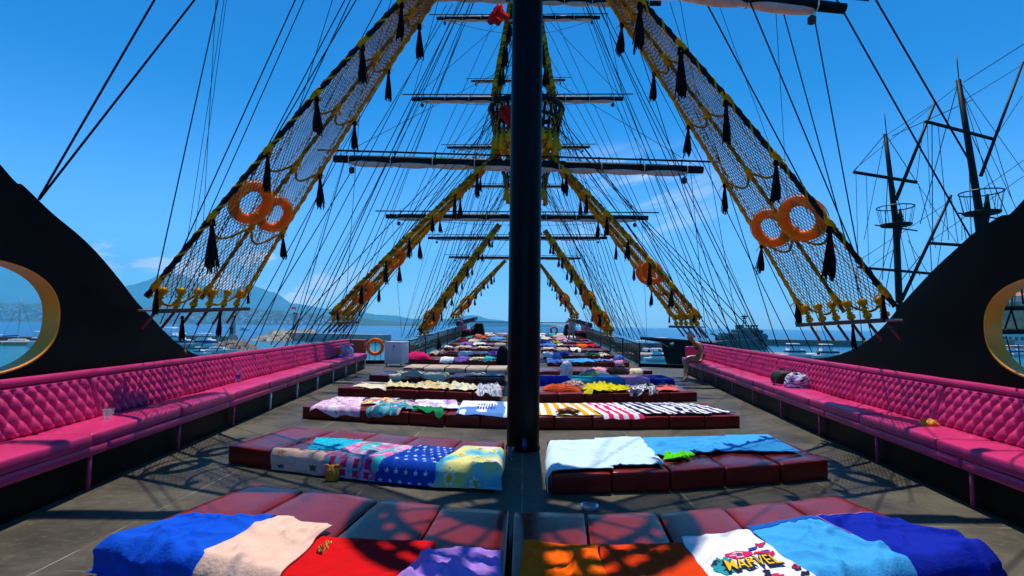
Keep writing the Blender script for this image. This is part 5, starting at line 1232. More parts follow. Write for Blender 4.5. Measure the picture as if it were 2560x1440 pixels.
bag(bp(1, 9.45, .33, .505), .26, .24, .25, patchy('wpurple', [(.72, .68, .80), (.20, .12, .30), (.70, .62, .78), (.03, .02, .05), (.60, .56, .70)], 3.5, 3, 5), 'white and purple striped towel bundled beside the backpack on the right bench', 7, 'towel', False, 'towel')
towel_far = bag(bp(1, 17.6, .28, .505), .42, .26, .12, patchy('cwhite', [(.78, .70, .66), (.76, .50, .42), (.80, .74, .70), (.10, .06, .05)], 4, 3, 5), 'cream and pink towel on the right bench beside the seated woman', 8, 'towel', False, 'towel')
# end cushion of the right bench beyond the woman
m = MB(); m.rbox((.32, .06, .20), .05, 2, 0, 2, lambda q: bp(1, 18.3, .35, .70) + q); tag(m.build('end_cushion', pink), 'pink padded end cushion at the far end of the right bench', 'cushion')
# lanyard ropes dropping over the bench backs
for (x, y, x2, y2) in ((458, 800, 463, 878), (2040, 800, 2046, 880)):
    a, s = railp(x, y, .80); b, s = railp(x2, y2, .68); t = thing('lanyard', 'pale rope with wooden toggle hanging by the %s bench back' % ('left' if s < 0 else 'right'), 'rope', tuple(b))
    MB().tube([a, b], .010, 5).build('cord', mat('pale_cord', (.45, .30, .28), .8), t); MB().lathe(b - V((0, 0, .05)), [(.022, 0), (.026, .03), (.008, .07)], 8).build('toggle', redwood, t)

# ================================================================ people
def body(name_root, J, E, Rd, material, name='body', root='p', lvl=1, fat=1.22):
    idx = {k: i for i, k in enumerate(J)}
    me = bpy.data.meshes.new(name); me.from_pydata([tuple(J[k]) for k in J], [(idx[a], idx[b]) for a, b in E], [])
    o = bpy.data.objects.new(name, me); C.objects.link(o)
    md = o.modifiers.new('Skin', 'SKIN'); md.use_smooth_shade = True; md.branch_smoothing = .5
    for k in J:
        Rd[k] = tuple(q_ * fat for q_ in (Rd[k] if isinstance(Rd[k], tuple) else (Rd[k], Rd[k]))) if not (k[0] in 'ft' and len(k) == 4 or k[:2] in ('f0', 'f1', 'f2', 'f3', 't0', 't1', 't2')) else Rd[k]
        sv = me.skin_vertices[0].data[idx[k]]; sv.radius = Rd[k] if isinstance(Rd[k], tuple) else (Rd[k], Rd[k]); sv.use_root = (k == root)
    s = o.modifiers.new('Sub', 'SUBSURF'); s.levels = lvl; s.render_levels = lvl
    me.materials.append(material); o.parent = name_root; o.matrix_parent_inverse = Matrix.Translation(-name_root.location); return o
def chain(J, E, Rd, base, seq):
    prev = base
    for k, p, r in seq: J[k] = V(p); Rd[k] = r; E.append((prev, k)); prev = k
def hand(J, E, Rd, wrist, wp, d, side_, tag_, s=1.0):
    """palm and five fingers along direction d, thumb to side_"""
    d = V(d).normalized(); sd = V(side_).normalized(); J['palm' + tag_] = wp + d * .05 * s; Rd['palm' + tag_] = (.032 * s, .018 * s); E.append((wrist, 'palm' + tag_))
    dn = V((0, 0, -1))
    for i, (off, ln) in enumerate(((-.028, .062), (-.010, .074), (.010, .080), (.028, .072))):
        a = wp + d * .085 * s + sd * off * s; b = a + (d * .6 + dn * .15) * ln * .55 * s; c = b + (d * .35 + dn * .45) * ln * .5 * s
        chain(J, E, Rd, 'palm' + tag_, ((f'f{i}a' + tag_, a, .010 * s), (f'f{i}b' + tag_, b, .0085 * s), (f'f{i}c' + tag_, c, .007 * s)))
    a = wp + d * .035 * s + sd * .035 * s; b = a + (d * .5 + sd * .6) * .035 * s; c = b + (d * .8 + sd * .2) * .03 * s
    chain(J, E, Rd, 'palm' + tag_, (('t0' + tag_, a, .012 * s), ('t1' + tag_, b, .0095 * s), ('t2' + tag_, c, .008 * s)))
def head(root, c, fwd, up, s, skinm, hm, bun=True, cap=None):
    """head with brow, nose, mouth, eyes and ears; fwd = face direction"""
    fwd = V(fwd).normalized(); up = V(up); rt = fwd.cross(up).normalized(); up = rt.cross(fwd).normalized()
    def fn(u, v):
        a = 2 * math.pi * u; b = math.pi * (v - .5); x = math.cos(b) * math.cos(a); y = math.cos(b) * math.sin(a); z = math.sin(b)
        X = .092 * x * (1 + .10 * z) ; Y_ = .072 * y * (1 + .12 * z); Z = .118 * z
        if z < -.2: X += .012 * max(0, x) * (-z); Y_ *= 1 - .25 * (-z - .2)
        g = math.exp(-((y / .16) ** 2 + ((z + .05) / .20) ** 2)) * max(0, x); X += .020 * g
        g = math.exp(-(((abs(y) - .36) / .14) ** 2 + ((z - .10) / .10) ** 2)) * max(0, x); X -= .010 * g
        g = math.exp(-((y / .3) ** 2 + ((z + .48) / .07) ** 2)) * max(0, x); X += .006 * g
        return c + (fwd * X + rt * Y_ + up * Z) * s
    m = MB(); m.grid(32, 24, fn, uv=False)
    for sd in (-1, 1): m.lathe(c + (rt * sd * .070 + up * -.005) * s, [(.004 * s, 0), (.024 * s, .004 * s), (.022 * s, .012 * s), (.004 * s, .016 * s)], 8, rt * sd)
    m.build('head', skinm, root)
    m = MB()
    for sd in (-1, 1): m.lathe(c + (fwd * .076 + rt * sd * .028 + up * .012) * s, [(.011 * s, 0), (.009 * s, .006 * s), (.001, .009 * s)], 8, fwd)
    m.build('eye', black, root)
    m = MB(); m.lathe(c + (fwd * .090 - up * .055) * s, [(.016 * s, -.006), (.010 * s, .001 * s)], 8, fwd); m.build('mouth', mat('lip', (.30, .06, .05), .5), root)
    def hf(u, v):
        a = 2 * math.pi * u; b = math.pi * (v * .62 - .12); x = math.cos(b) * math.cos(a); y = math.cos(b) * math.sin(a); z = math.sin(b)
        k = 1 + .05 * fnoise(a * 3, b * 3, 2); lo = .0 if x > .35 else 1
        zz = .128 * z if x < .3 else .128 * max(z, .45)
        return c + (fwd * (.100 * x - .010) + rt * .082 * y + up * zz) * s * k
    m = MB(); m.grid(28, 12, hf, uv=False)
    if bun: m.lathe(c + (up * .11 - fwd * .05) * s, [(.02 * s, 0), (.05 * s, .02 * s), (.048 * s, .05 * s), (.02 * s, .075 * s)], 12, up - fwd * .4)
    m.build('hair', hm, root)
    if cap:
        m = MB(); m.lathe(c + up * .05 * s, [(.098 * s, 0), (.10 * s, .03 * s), (.075 * s, .075 * s), (.01, .09 * s)], 16, up); m.rbox((.06 * s, .07 * s, .006 * s), .004, 0, 0, 0, lambda q: c + up * .055 * s + fwd * .12 * s + fwd * q.x + rt * q.y + up * q.z); m.build('cap', cap, root)
SW = 1.0
def seated():
    t = thing('person', 'woman in a black bikini sitting at the far end of the right bench', 'person', (5.15, 16.2, .5))
    J = {}; E = []; Rd = {}
    J['p'] = V((5.27, 16.25, .615)); Rd['p'] = (.150, .115)
    chain(J, E, Rd, 'p', (('s1', (5.28, 16.24, .76), (.115, .095)), ('s2', (5.22, 16.22, .90), (.135, .11)), ('s3', (5.12, 16.19, 1.02), (.145, .10)), ('n', (5.02, 16.15, 1.10), .052), ('n2', (4.97, 16.13, 1.14), .048)))
    for k, sy, kx in (('L', -.12, 4.70), ('R', .10, 4.74)):
        chain(J, E, Rd, 'p', (('h' + k, (5.20, 16.25 + sy, .585), .100), ('th' + k, (4.98, 16.10 + sy, .59), .088), ('k' + k, (kx, 15.95 + sy * .9, .56), .058), ('c' + k, (kx - .03, 15.80 + sy * .8, .36), .055), ('a' + k, (kx - .10, 15.62 + sy * .8, .10), .034), ('ft' + k, (kx - .19, 15.52 + sy * .8, .035), (.036, .024)), ('to' + k, (kx - .26, 15.46 + sy * .8, .028), (.034, .016))))
    for k, sy in (('l', -.17), ('r', .18)):
        chain(J, E, Rd, 's3', (('sh' + k, (5.13, 16.19 + sy, 1.045), .058), ('el' + k, (5.20, 16.12 + sy * 1.25, .80), .040), ('wr' + k, (5.12, 16.02 + sy * 1.35, .585), .026)))
        hand(J, E, Rd, 'wr' + k, J['wr' + k], (-.8, -.35, -.22), (.3, -.8 if k == 'l' else .8, 0), k)
    body(t, J, E, Rd, skin)
    def shell(nm, secs, n=24):
        m = MB(); vs = []
        for (c, rx, ry, tl) in secs:
            for q in range(n):
                a = 2 * math.pi * q / n; x = rx * math.cos(a); vs.append(V(c) + V((x * math.cos(tl), ry * math.sin(a), x * math.sin(tl))))
        k_ = len(secs); m.add(vs, [(i * n + q, i * n + (q + 1) % n, (i + 1) * n + (q + 1) % n, (i + 1) * n + q) for i in range(k_ - 1) for q in range(n)]); m.build(nm, bikini, t)
    W_ = SW
    shell('bikini_bottom', [((5.13, 16.24, .545), .05 * W_, .17 * W_, .8), ((5.16, 16.24, .575), .13 * W_, .20 * W_, .5), ((5.20, 16.24, .60), .125 * W_, .20 * W_, .3), ((5.245, 16.24, .66), .125 * W_, .18 * W_, .1), ((5.255, 16.24, .72), .118 * W_, .155 * W_, 0)])
    shell('bikini_top', [((5.225, 16.215, .885), .130 * W_, .155 * W_, .1), ((5.19, 16.21, .93), .142 * W_, .165 * W_, .3), ((5.165, 16.20, .97), .130 * W_, .158 * W_, .45)])
    m = MB(); m.tube([V((5.02, 16.08, .98)), V((5.04, 16.10, 1.11)), V((5.06, 16.17, 1.15)), V((5.04, 16.26, 1.11)), V((5.02, 16.26, .98))], .009, 5); m.build('strap', bikini, t)
    head(t, V((4.915, 16.10, 1.225)), (-1, -.30, -.75), (-.6, 0, 1), 1.0, skin, hairm)
    m = MB(); m.torus(J['wrl'], (J['wrl'] - J['ell']), .030, .006, 12, 5); m.build('bracelet', whitep, t)
seated()
def standing():
    Y = 35.2; z = dz(Y); x = hy(1428, 850, Y).x
    t = thing('person', 'person in pale clothes and white cap standing by the right railing', 'person', (x, Y, z))
    J = {}; E = []; Rd = {}; o = V((x, Y, z))
    def q(a, b, c): return o + V((a, b, c))
    J['p'] = q(0, 0, .90); Rd['p'] = (.15, .12)
    chain(J, E, Rd, 'p', (('s1', q(0, 0, 1.08), (.125, .10)), ('s2', q(-.01, 0, 1.28), (.155, .11)), ('s3', q(-.01, 0, 1.42), (.14, .09)), ('n', q(-.02, -.01, 1.50), .055), ('n2', q(-.02, -.02, 1.55), .05)))
    for k, s in (('L', -1), ('R', 1)): chain(J, E, Rd, 'p', (('h' + k, q(.10 * s, 0, .84), .10), ('k' + k, q(.14 * s, .03 * s, .47), .062), ('a' + k, q(.17 * s, .02, .09), .04), ('f' + k, q(.18 * s, -.09, .04), (.04, .028)), ('t' + k, q(.18 * s, -.15, .035), (.038, .02))))
    chain(J, E, Rd, 's3', (('shl', q(-.19, 0, 1.42), .06), ('ell', q(-.36, -.02, 1.28), .045), ('wrl', q(-.22, -.18, 1.40), .03))); hand(J, E, Rd, 'wrl', J['wrl'], (.8, -.2, .3), (0, 0, 1), 'l')
    chain(J, E, Rd, 's3', (('shr', q(.18, 0, 1.41), .06), ('elr', q(.25, .02, 1.13), .045), ('wrr', q(.22, -.06, .90), .03))); hand(J, E, Rd, 'wrr', J['wrr'], (0, -.1, -1), (0, -1, 0), 'r')
    body(t, J, E, Rd, skinp)
    pale = cloth('pale_shirt', (.55, .45, .55)); body(t, {'p': q(0, 0, .95), 'a': q(0, 0, 1.1), 'b': q(-.01, 0, 1.28), 'c': q(-.01, 0, 1.40), 'd': q(-.19, 0, 1.40), 'e': q(.18, 0, 1.39)}, [('p', 'a'), ('a', 'b'), ('b', 'c'), ('c', 'd'), ('c', 'e')], {'p': (.165, .13), 'a': (.15, .12), 'b': (.17, .125), 'c': (.15, .105), 'd': .075, 'e': .075}, pale, 'shirt', fat=1.35)
    body(t, {'p': q(0, 0, .90), 'a': q(-.10, 0, .80), 'b': q(-.125, 0, .62), 'c': q(.10, 0, .80), 'd': q(.125, 0, .62)}, [('p', 'a'), ('a', 'b'), ('p', 'c'), ('c', 'd')], {'p': (.165, .13), 'a': .112, 'b': .095, 'c': .112, 'd': .095}, pale, 'shorts', fat=1.4)
    head(t, q(-.02, -.03, 1.665), (-.3, -1, -.1), (0, 0, 1), 1.0, skinp, hairb, False, whitep)
standing()
# ================================================================ sea, coast, mountains
SEA = -5.0
def sea():
    m = bpy.data.materials.new('sea_water'); m.use_nodes = True; t = m.node_tree; p = t.nodes['Principled BSDF']
    tc = N(t, 'ShaderNodeTexCoord'); s_ = N(t, 'ShaderNodeSeparateXYZ'); L(t, tc.outputs['Object'], s_.inputs[0])
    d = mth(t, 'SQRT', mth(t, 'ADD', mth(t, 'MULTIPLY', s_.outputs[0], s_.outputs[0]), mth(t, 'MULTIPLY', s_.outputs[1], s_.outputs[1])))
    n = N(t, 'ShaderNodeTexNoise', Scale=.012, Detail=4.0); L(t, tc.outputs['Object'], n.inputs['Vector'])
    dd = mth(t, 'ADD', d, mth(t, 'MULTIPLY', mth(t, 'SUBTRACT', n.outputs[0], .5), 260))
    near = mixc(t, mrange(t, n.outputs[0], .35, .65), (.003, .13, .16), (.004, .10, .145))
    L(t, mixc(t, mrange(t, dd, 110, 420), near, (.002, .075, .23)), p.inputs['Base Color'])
    p.inputs['Roughness'].default_value = .22; p.inputs['IOR'].default_value = 1.33; p.inputs['Specular IOR Level'].default_value = .35
    mp = N(t, 'ShaderNodeMapping'); mp.inputs['Scale'].default_value = (.6, 1.0, 1); L(t, tc.outputs['Object'], mp.inputs[0])
    w1 = N(t, 'ShaderNodeTexNoise', Scale=1.1, Detail=7.0, Roughness=.6); L(t, mp.outputs[0], w1.inputs['Vector'])
    b = N(t, 'ShaderNodeBump', Strength=.6, Distance=.25); L(t, w1.outputs[0], b.inputs['Height']); L(t, b.outputs[0], p.inputs['Normal'])
    mb = MB(); n_ = 96; rs = [0, 30, 60, 120, 250, 600, 1500, 4000, 10000, 30000, 60000]; vs = [(0, 0, SEA)]
    for r in rs[1:]: vs += [(r * math.sin(2 * math.pi * k / n_), r * math.cos(2 * math.pi * k / n_), SEA) for k in range(n_)]
    fs = [(0, 1 + (k + 1) % n_, 1 + k) for k in range(n_)]
    for i in range(len(rs) - 2): fs += [(1 + i * n_ + k, 1 + i * n_ + (k + 1) % n_, 1 + (i + 1) * n_ + (k + 1) % n_, 1 + (i + 1) * n_ + k) for k in range(n_)]
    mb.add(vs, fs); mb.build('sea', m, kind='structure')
sea()
def dirx(x): return (x - 1311) / F            # X / Y of a column of the picture
def ridge(name, D, sky, depth, base, material, seed, xs0, xs1, nx=150, nd=14, rough=.12):
    """terrain strip whose crest reads at the listed (column, metres above the sea)"""
    def H(x):
        for (a, ha), (b, hb) in zip(sky, sky[1:]):
            if a <= x <= b: f = (x - a) / (b - a); f = f * f * (3 - 2 * f); return ha + (hb - ha) * f
        return sky[0][1] if x < sky[0][0] else sky[-1][1]
    m = MB(); vs = []
    for j in range(nd + 1):
        g = j / nd; y = D - depth * .5 + depth * g * 1.2; prof = math.sin(math.pi * min(1, g * .92 + .0)) ** .9 if j else 0
        for i in range(nx + 1):
            px = xs0 + (xs1 - xs0) * i / nx; X = dirx(px) * D + 0
            h = H(px); k = 1 + rough * fnoise(X / D * 30 + seed, g * 5, seed) + rough * .5 * fnoise(X / D * 90 + seed, g * 14, seed)
            vs.append((X, y, SEA - 2 + (h + 2) * prof * k * (1 if j else 0)))
    m.add(vs, [(j * (nx + 1) + i, j * (nx + 1) + i + 1, (j + 1) * (nx + 1) + i + 1, (j + 1) * (nx + 1) + i) for j in range(nd) for i in range(nx)])
    m.build(name, material, kind='structure')
    return lambda px, y: SEA - 2 + (H(px) + 2) * math.sin(math.pi * max(0, (y - D + depth * .5) / (1.2 * depth)) * .92) ** .9
def hpx(y, x, D): # metres above the sea of a pixel at depth D
    return (HY + (x - 1280) * ROLL - y) / F * D + 6.5
hill = mat('mountain_scrub', (.035, .06, .045), .95, .05, var=.35, vs=.004, var2=(.06, .075, .065))
D = 4500
ridge('mountains', D, [(-500, hpx(640, -500, D)), (10, hpx(655, 10, D)), (140, hpx(700, 140, D)), (260, hpx(735, 260, D)), (330, hpx(702, 330, D)), (385, hpx(682, 385, D)), (440, hpx(706, 440, D)), (540, hpx(722, 540, D)), (605, hpx(712, 605, D)), (690, hpx(756, 690, D)), (800, hpx(770, 800, D)), (930, hpx(785, 930, D)), (1040, hpx(797, 1040, D)), (1080, hpx(808, 1080, D))], 1300, 0, hill, 3, -600, 1090, 220, 20)
D = 4800
ridge('far_mountain', D, [(1040, hpx(810, 1040, D)), (1110, hpx(797, 1110, D)), (1180, hpx(788, 1180, D)), (1230, hpx(798, 1230, D)), (1300, hpx(806, 1300, D)), (1380, hpx(812, 1380, D))], 300, 0, hill, 8, 1030, 1390, 80, 14, .06)
D = 1900
coastz = ridge('far_coast', D, [(-500, hpx(757, -500, D)), (0, hpx(757, 0, D)), (200, hpx(765, 200, D)), (480, hpx(772, 480, D)), (620, hpx(775, 620, D)), (760, hpx(784, 760, D)), (900, hpx(797, 900, D)), (1000, hpx(806, 1000, D)), (1060, hpx(811, 1060, D))], 300, 0, mat('coast_green', (.035, .07, .04), .95, .1, var=.4, vs=.02, var2=(.07, .08, .05)), 5, -600, 1060, 260, 12, .25)
m = MB(); m.add([(dirx(x) * 1750, 1750 + o, SEA + .6 + o * .02) for x in (-600, 1040) for o in (0, 40)], [(0, 2, 3, 1)]); m.build('beach', mat('sand', (.55, .42, .28), .9), kind='structure')
def rockpile(name, label, c0, c1, w, h, n, seed, kindm=rock, cat='breakwater', sz=(.5, 1.4)):
    rd = random.Random(seed); m = MB(); c0 = V(c0); c1 = V(c1); d = (c1 - c0); nn = V((-d.y, d.x, 0)).normalized()
    for k in range(n):
        f = rd.random(); g = rd.gauss(0, .42); g = max(-1, min(1, g)); p = c0 + d * f + nn * g * w
        end = min(1, min(f, 1 - f) * 7 + .15); z = SEA - .3 + h * (1 - abs(g)) * end * rd.uniform(.5, 1); s = rd.uniform(*sz)
        vs = []; q = rd.uniform(0, 9)
        for (a, b, c) in ((1, 0, 0), (-1, 0, 0), (0, 1, 0), (0, -1, 0), (0, 0, 1), (0, 0, -1)):
            vs.append(p + V((a * s * rd.uniform(.6, 1.3), b * s * rd.uniform(.6, 1.3), c * s * rd.uniform(.5, .9))) + V((0, 0, z - SEA + SEA - p.z)))
        m.add(vs, [(0, 2, 4), (2, 1, 4), (1, 3, 4), (3, 0, 4), (2, 0, 5), (1, 2, 5), (3, 1, 5), (0, 3, 5)])
    o = m.build(name, kindm, smooth=False); return tag(o, label, cat)
def sp(x, y): # sea point under a pixel
    return hz(x, y, SEA)
def boxo(name, mt_, c, h, rot=0, parent=None, r=.05, top=None):
    Mr = Matrix.Rotation(rot, 3, 'Z'); c = V(c)
    def f(p):
        k = 1 if top is None else 1 + (top - 1) * (p.z + h[2]) / (2 * h[2])
        return c + Mr @ V((p.x * k, p.y * k, p.z))
    return flat(MB().rbox(h, r, 0, 0, 0, f).build(name, mt_, parent), 40)
def seg(p, q): p = V(p); q = V(q); return (p + q) / 2, (q - p).length / 2, math.atan2(q.y - p.y, q.x - p.x)
# long breakwater with the lighthouse
a, b = sp(662, 852), sp(790, 846)
rockpile('rock_breakwater', 'pale rock mound below the tall lighthouse', a, b, 7, 3.6, 700, 3, sz=(.7, 1.9))
c, hl, ro = seg(sp(715, 850) + V((0, 2, 0)), sp(960, 858) + V((0, 2, 0)))
t = thing('pier', 'long low pier running right from the tall lighthouse', 'pier', tuple(c)); boxo('quay_wall', concrete, c + V((0, 0, 1.3)), (hl, 3, 1.6), ro, t)
def tower(name, label, px, py, Htot, r0, r1, flagpole=True, square=False):
    p = sp(px, py); p.z = SEA + 2.6; t = thing(name, label, 'lighthouse' if 'light' in name else 'beacon', tuple(p))
    m = MB(); m.lathe(p, [(r0 * 1.5, -1.5), (r0 * 1.5, .8), (r0, .82), (r0, 1.0), (r1, Htot * .82), (r1 * 1.25, Htot * .84), (r1 * 1.25, Htot * .88), (r1 * .8, Htot * .885), (r1 * .8, Htot * .96), (r1 * .3, Htot)], 4 if square else 16); flat(m.build('tower_shaft', stonet, t), 40)
    m = MB(); m.torus(p + V((0, 0, Htot * .93)), (0, 0, 1), r1 * 1.2, .06, 16, 5)
    for k in range(10): a = k * .628; m.tube([p + V((math.cos(a) * r1 * 1.2, math.sin(a) * r1 * 1.2, Htot * .88)), p + V((math.cos(a) * r1 * 1.2, math.sin(a) * r1 * 1.2, Htot * .93))], .05, 4)
    m.build('gallery_rail', ironm, t)
    m = MB(); m.lathe(p + V((0, 0, Htot * .885)), [(r1 * .84, 0), (r1 * .84, Htot * .06)], 12, cap=False); m.build('lantern', glassd, t)
    m = MB(); m.rbox((.4, .1, .8), .03, 0, 0, 0, lambda q: p + V((0, -r0 * 1.02, 1.9)) + q); m.build('door', ironm, t)
    if flagpole:
        MB().tube([p + V((0, 0, Htot)), p + V((0, 0, Htot * 1.22))], .10, 5).build('flagpole', ironm, t)
        MB().grid(6, 4, lambda u, v: p + V((-u * 1.8, .2 * math.sin(u * 6), Htot * 1.22 - v * 1.1))).build('flag', flagm, t)
tower('lighthouse', 'tall pale round lighthouse with a flag at the end of the breakwater', 736, 846, 9.0, 1.0, .85)
rockpile('rock_breakwater', 'smaller brown rock mound at the end of the near jetty', sp(560, 876), sp(618, 872), 4.0, 2.4, 380, 6, mat('brown_rock', (.26, .21, .16), .9, .2, var=.4, vs=.6), sz=(.4, 1.2))
tower('beacon_tower', 'small grey beacon tower on the near jetty', 580, 872, 6.0, .7, .45, False)
c, hl, ro = seg(sp(420, 862), sp(575, 868)); t = thing('jetty', 'near jetty with dark back wall, moored boats in front', 'jetty', tuple(c))
boxo('quay_deck', concrete, c + V((0, 0, .3)), (hl, 3, .9), ro, t); boxo('back_wall', mat('dark_wall', (.05, .12, .13), .8), c + V((0, 3.2, 1.0)), (hl, .4, 1.7), ro, t)
# pier seen through the left oval opening
c, hl, ro = seg(sp(-260, 862), sp(170, 862)); t = thing('jetty', 'stone jetty seen through the left oval opening', 'jetty', tuple(c))
boxo('quay_deck', mat('jetty_sand', (.42, .33, .20), .9), c + V((0, 0, -.1)), (hl, 4, 1.0), ro, t); boxo('back_wall', brownwood, c + V((0, 4.5, .6)), (hl, .5, 1.4), ro, t)
def boat(px, py, Lb, label, rot=0, kind='sail', hullm=whitep, mh=9.0, name=None):
    p = sp(px, py); t = thing(name or ('sailing_boat' if kind == 'sail' else 'motor_boat'), label, 'boat', (p.x, p.y, SEA)); Mr = Matrix.Rotation(R(rot), 3, 'Z')
    def P(x, y, z): q = Mr @ V((x, y, 0)); return V((p.x + q.x, p.y + q.y, SEA + z))
    w = Lb * (.16 if kind == 'sail' else .19); fb = Lb * .11
    m = MB(); vs = []; n = 12
    for k in range(n + 1):
        f = k / n; x = (f - .5) * Lb; b = w * min(1, (1 - f) * 2.6) ** .6 * (.82 + .18 * min(1, f * 4)); sh = fb * (1 + .35 * f * f)
        for (yy, z) in ((-b, sh), (-b * .85, sh * .25), (-b * .4, -.2), (b * .4, -.2), (b * .85, sh * .25), (b, sh)): vs.append(P(x + (z > .3) * f * Lb * .04, yy, z))
    fs = [(k * 6 + j, k * 6 + j + 1, (k + 1) * 6 + j + 1, (k + 1) * 6 + j) for k in range(n) for j in range(5)] + [tuple(range(5, -1, -1))] + [(k * 6 + 5, k * 6, (k + 1) * 6, (k + 1) * 6 + 5) for k in range(n)]
    m.add(vs, fs); flat(m.build('hull', hullm, t), 40)
    def bx(nm, mt_, x, z, h, top=.9):
        flat(MB().rbox(h, .06, 0, 0, 0, lambda q: P(x + q.x * (1 + (top - 1) * (q.z + h[2]) / (2 * h[2])), q.y * (1 + (top - 1) * (q.z + h[2]) / (2 * h[2])), z + q.z)).build(nm, mt_, t), 40)
    if kind == 'sail':
        bx('cabin', whitep, -.02 * Lb, fb + .25, (Lb * .22, w * .6, .35)); bx('window', glassd, -.02 * Lb, fb + .32, (Lb * .18, w * .62, .10))
        MB().tube([P(0, 0, fb), P(0, 0, fb + mh)], .09, 6).build('boat_mast', mat('mast_alu', (.35, .35, .36), .4, metal=.5), t)
        MB().tube([P(0, 0, fb + 1.5), P(-Lb * .4, 0, fb + 1.4)], .16, 6).build('boom', cNavy, t)
        m = MB(); m.tube([P(0, 0, fb + mh * .98), P(Lb * .5, 0, fb)], .03, 3); m.tube([P(0, 0, fb + mh * .98), P(-Lb * .48, 0, fb)], .03, 3); m.build('stay', ironm, t)
    else:
        bx('cabin', whitep, -.05 * Lb, fb + Lb * .07, (Lb * .26, w * .75, Lb * .075), .82); bx('window', glassd, -.05 * Lb, fb + Lb * .085, (Lb * .262, w * .77, Lb * .028), .9)
        bx('fly_bridge', whitep, -.10 * Lb, fb + Lb * .17, (Lb * .16, w * .6, Lb * .03), .85); bx('canopy', whitep, -.10 * Lb, fb + Lb * .30, (Lb * .15, w * .62, Lb * .012), .9)
        m = MB()
        for x in (-.22, .02):
            for yy in (-.5, .5): m.tube([P(x * Lb, yy * w, fb + Lb * .18), P(x * Lb, yy * w, fb + Lb * .30)], .05, 4)
        m.build('canopy_pole', ironm, t)
    return t
boat(44, 862, 8.5, 'two-masted white sailing boat moored by the jetty, through the left opening', 80, 'sail', whitep, 11)
boat(98, 866, 9.0, 'white motor yacht with fly bridge at the jetty, through the left opening', -70, 'motor')
boat(-2, 860, 6, 'small blue boat cut by the left edge of the picture', 85, 'motor', cNavy)
boat(430, 866, 12, 'white motor boat partly hidden by the left black plate', 5, 'motor')
boat(455, 872, 9, 'grey-white motor boat below the near left net board', 10, 'motor', mat('grey_hull', (.35, .42, .42), .5))
boat(518, 872, 9, 'white and red motor boat moored by the near jetty', 0, 'motor')
boat(545, 884, 7, 'white sailing boat with slim mast in front of the near jetty', 8, 'sail', whitep, 8)
boat(500, 889, 4, 'tiny white skiff behind the left bench', 10, 'motor')
boat(611, 826, 8, 'small white speedboat far out on the bay', 10, 'motor')
boat(416, 848, 10, 'sailing boat with bare mast near the black plate on the left', 8, 'sail', whitep, 12)
# wrecked detail: rocks at the foot of the near jetty
rd = random.Random(12)
# right harbour: long dark breakwater, marina quay, boats
c, hl, ro = seg(sp(1870, 862), sp(2240, 868)); t = thing('breakwater', 'long low dark breakwater in front of the warship', 'breakwater', tuple(c)); boxo('quay_wall', mat('dark_quay', (.09, .12, .12), .9, var=.3, vs=.2), c + V((0, 0, .6)), (hl, 4, 1.8), ro, t)
c, hl, ro = seg(sp(1585, 896), sp(1700, 897)); t = thing('quay', 'pale harbour quay beyond the gap between railing and right bench', 'quay', tuple(c)); boxo('quay_deck', concrete, c + V((0, 0, .2)), (hl + 3, 5, .9), ro, t); boxo('back_wall', mat('maroon_wall', (.10, .07, .09), .8), c + V((0, 6, 1.6)), (hl + 3, .5, 1.5), ro, t)
c, hl, ro = seg(sp(1930, 893), sp(2230, 898)); t = thing('quay', 'pale harbour quay seen over the right bench back', 'quay', tuple(c)); boxo('quay_deck', concrete, c + V((0, 0, .2)), (hl, 3, .8), ro, t)
boat(1606, 886, 8, 'white motor boat with yellow trim nearest the railing gap', 60, 'motor', mat('yellow_hull', (.6, .5, .2), .5))
boat(1655, 888, 10, 'white cabin cruiser in front of the neighbouring bow', -80, 'motor')
boat(1648, 903, 6, 'small white motor boat in the green harbour water', 5, 'motor')
boat(1992, 896, 8, 'long white tour boat behind the right bench', 3, 'motor')
boat(2075, 898, 8, 'second white tour boat behind the right bench, farther right', -3, 'motor')
def car(px, py, col, label, rot=0):
    p = sp(px, py); p.z = SEA + 1.12; t = thing('parked_car', label, 'car', tuple(p)); Mr = Matrix.Rotation(R(rot), 3, 'Z')
    def P(q): return p + Mr @ V(q)
    flat(MB().rbox((2.1, .85, .34), .15, 2, 1, 1, lambda q: P((q.x, q.y, .58 + q.z))).build('body', col, t), 40)
    flat(MB().rbox((1.2, .74, .28), .12, 2, 1, 1, lambda q: P((q.x * (1 - .25 * (q.z + .28) / .56) - .1, q.y * (1 - .12 * (q.z + .28) / .56), 1.15 + q.z))).build('cabin', glassd, t), 40)
    for x in (-1.3, 1.3):
        for y in (-.82, .82): MB().lathe(P((x, y - .08, .32)), [(.1, 0), (.32, .02), (.32, .16), (.1, .18)], 14, Mr @ V((0, 1, 0))).build('wheel', black, t)
car(1630, 893, whitep, 'white car parked on the quay beyond the railing gap', 20)
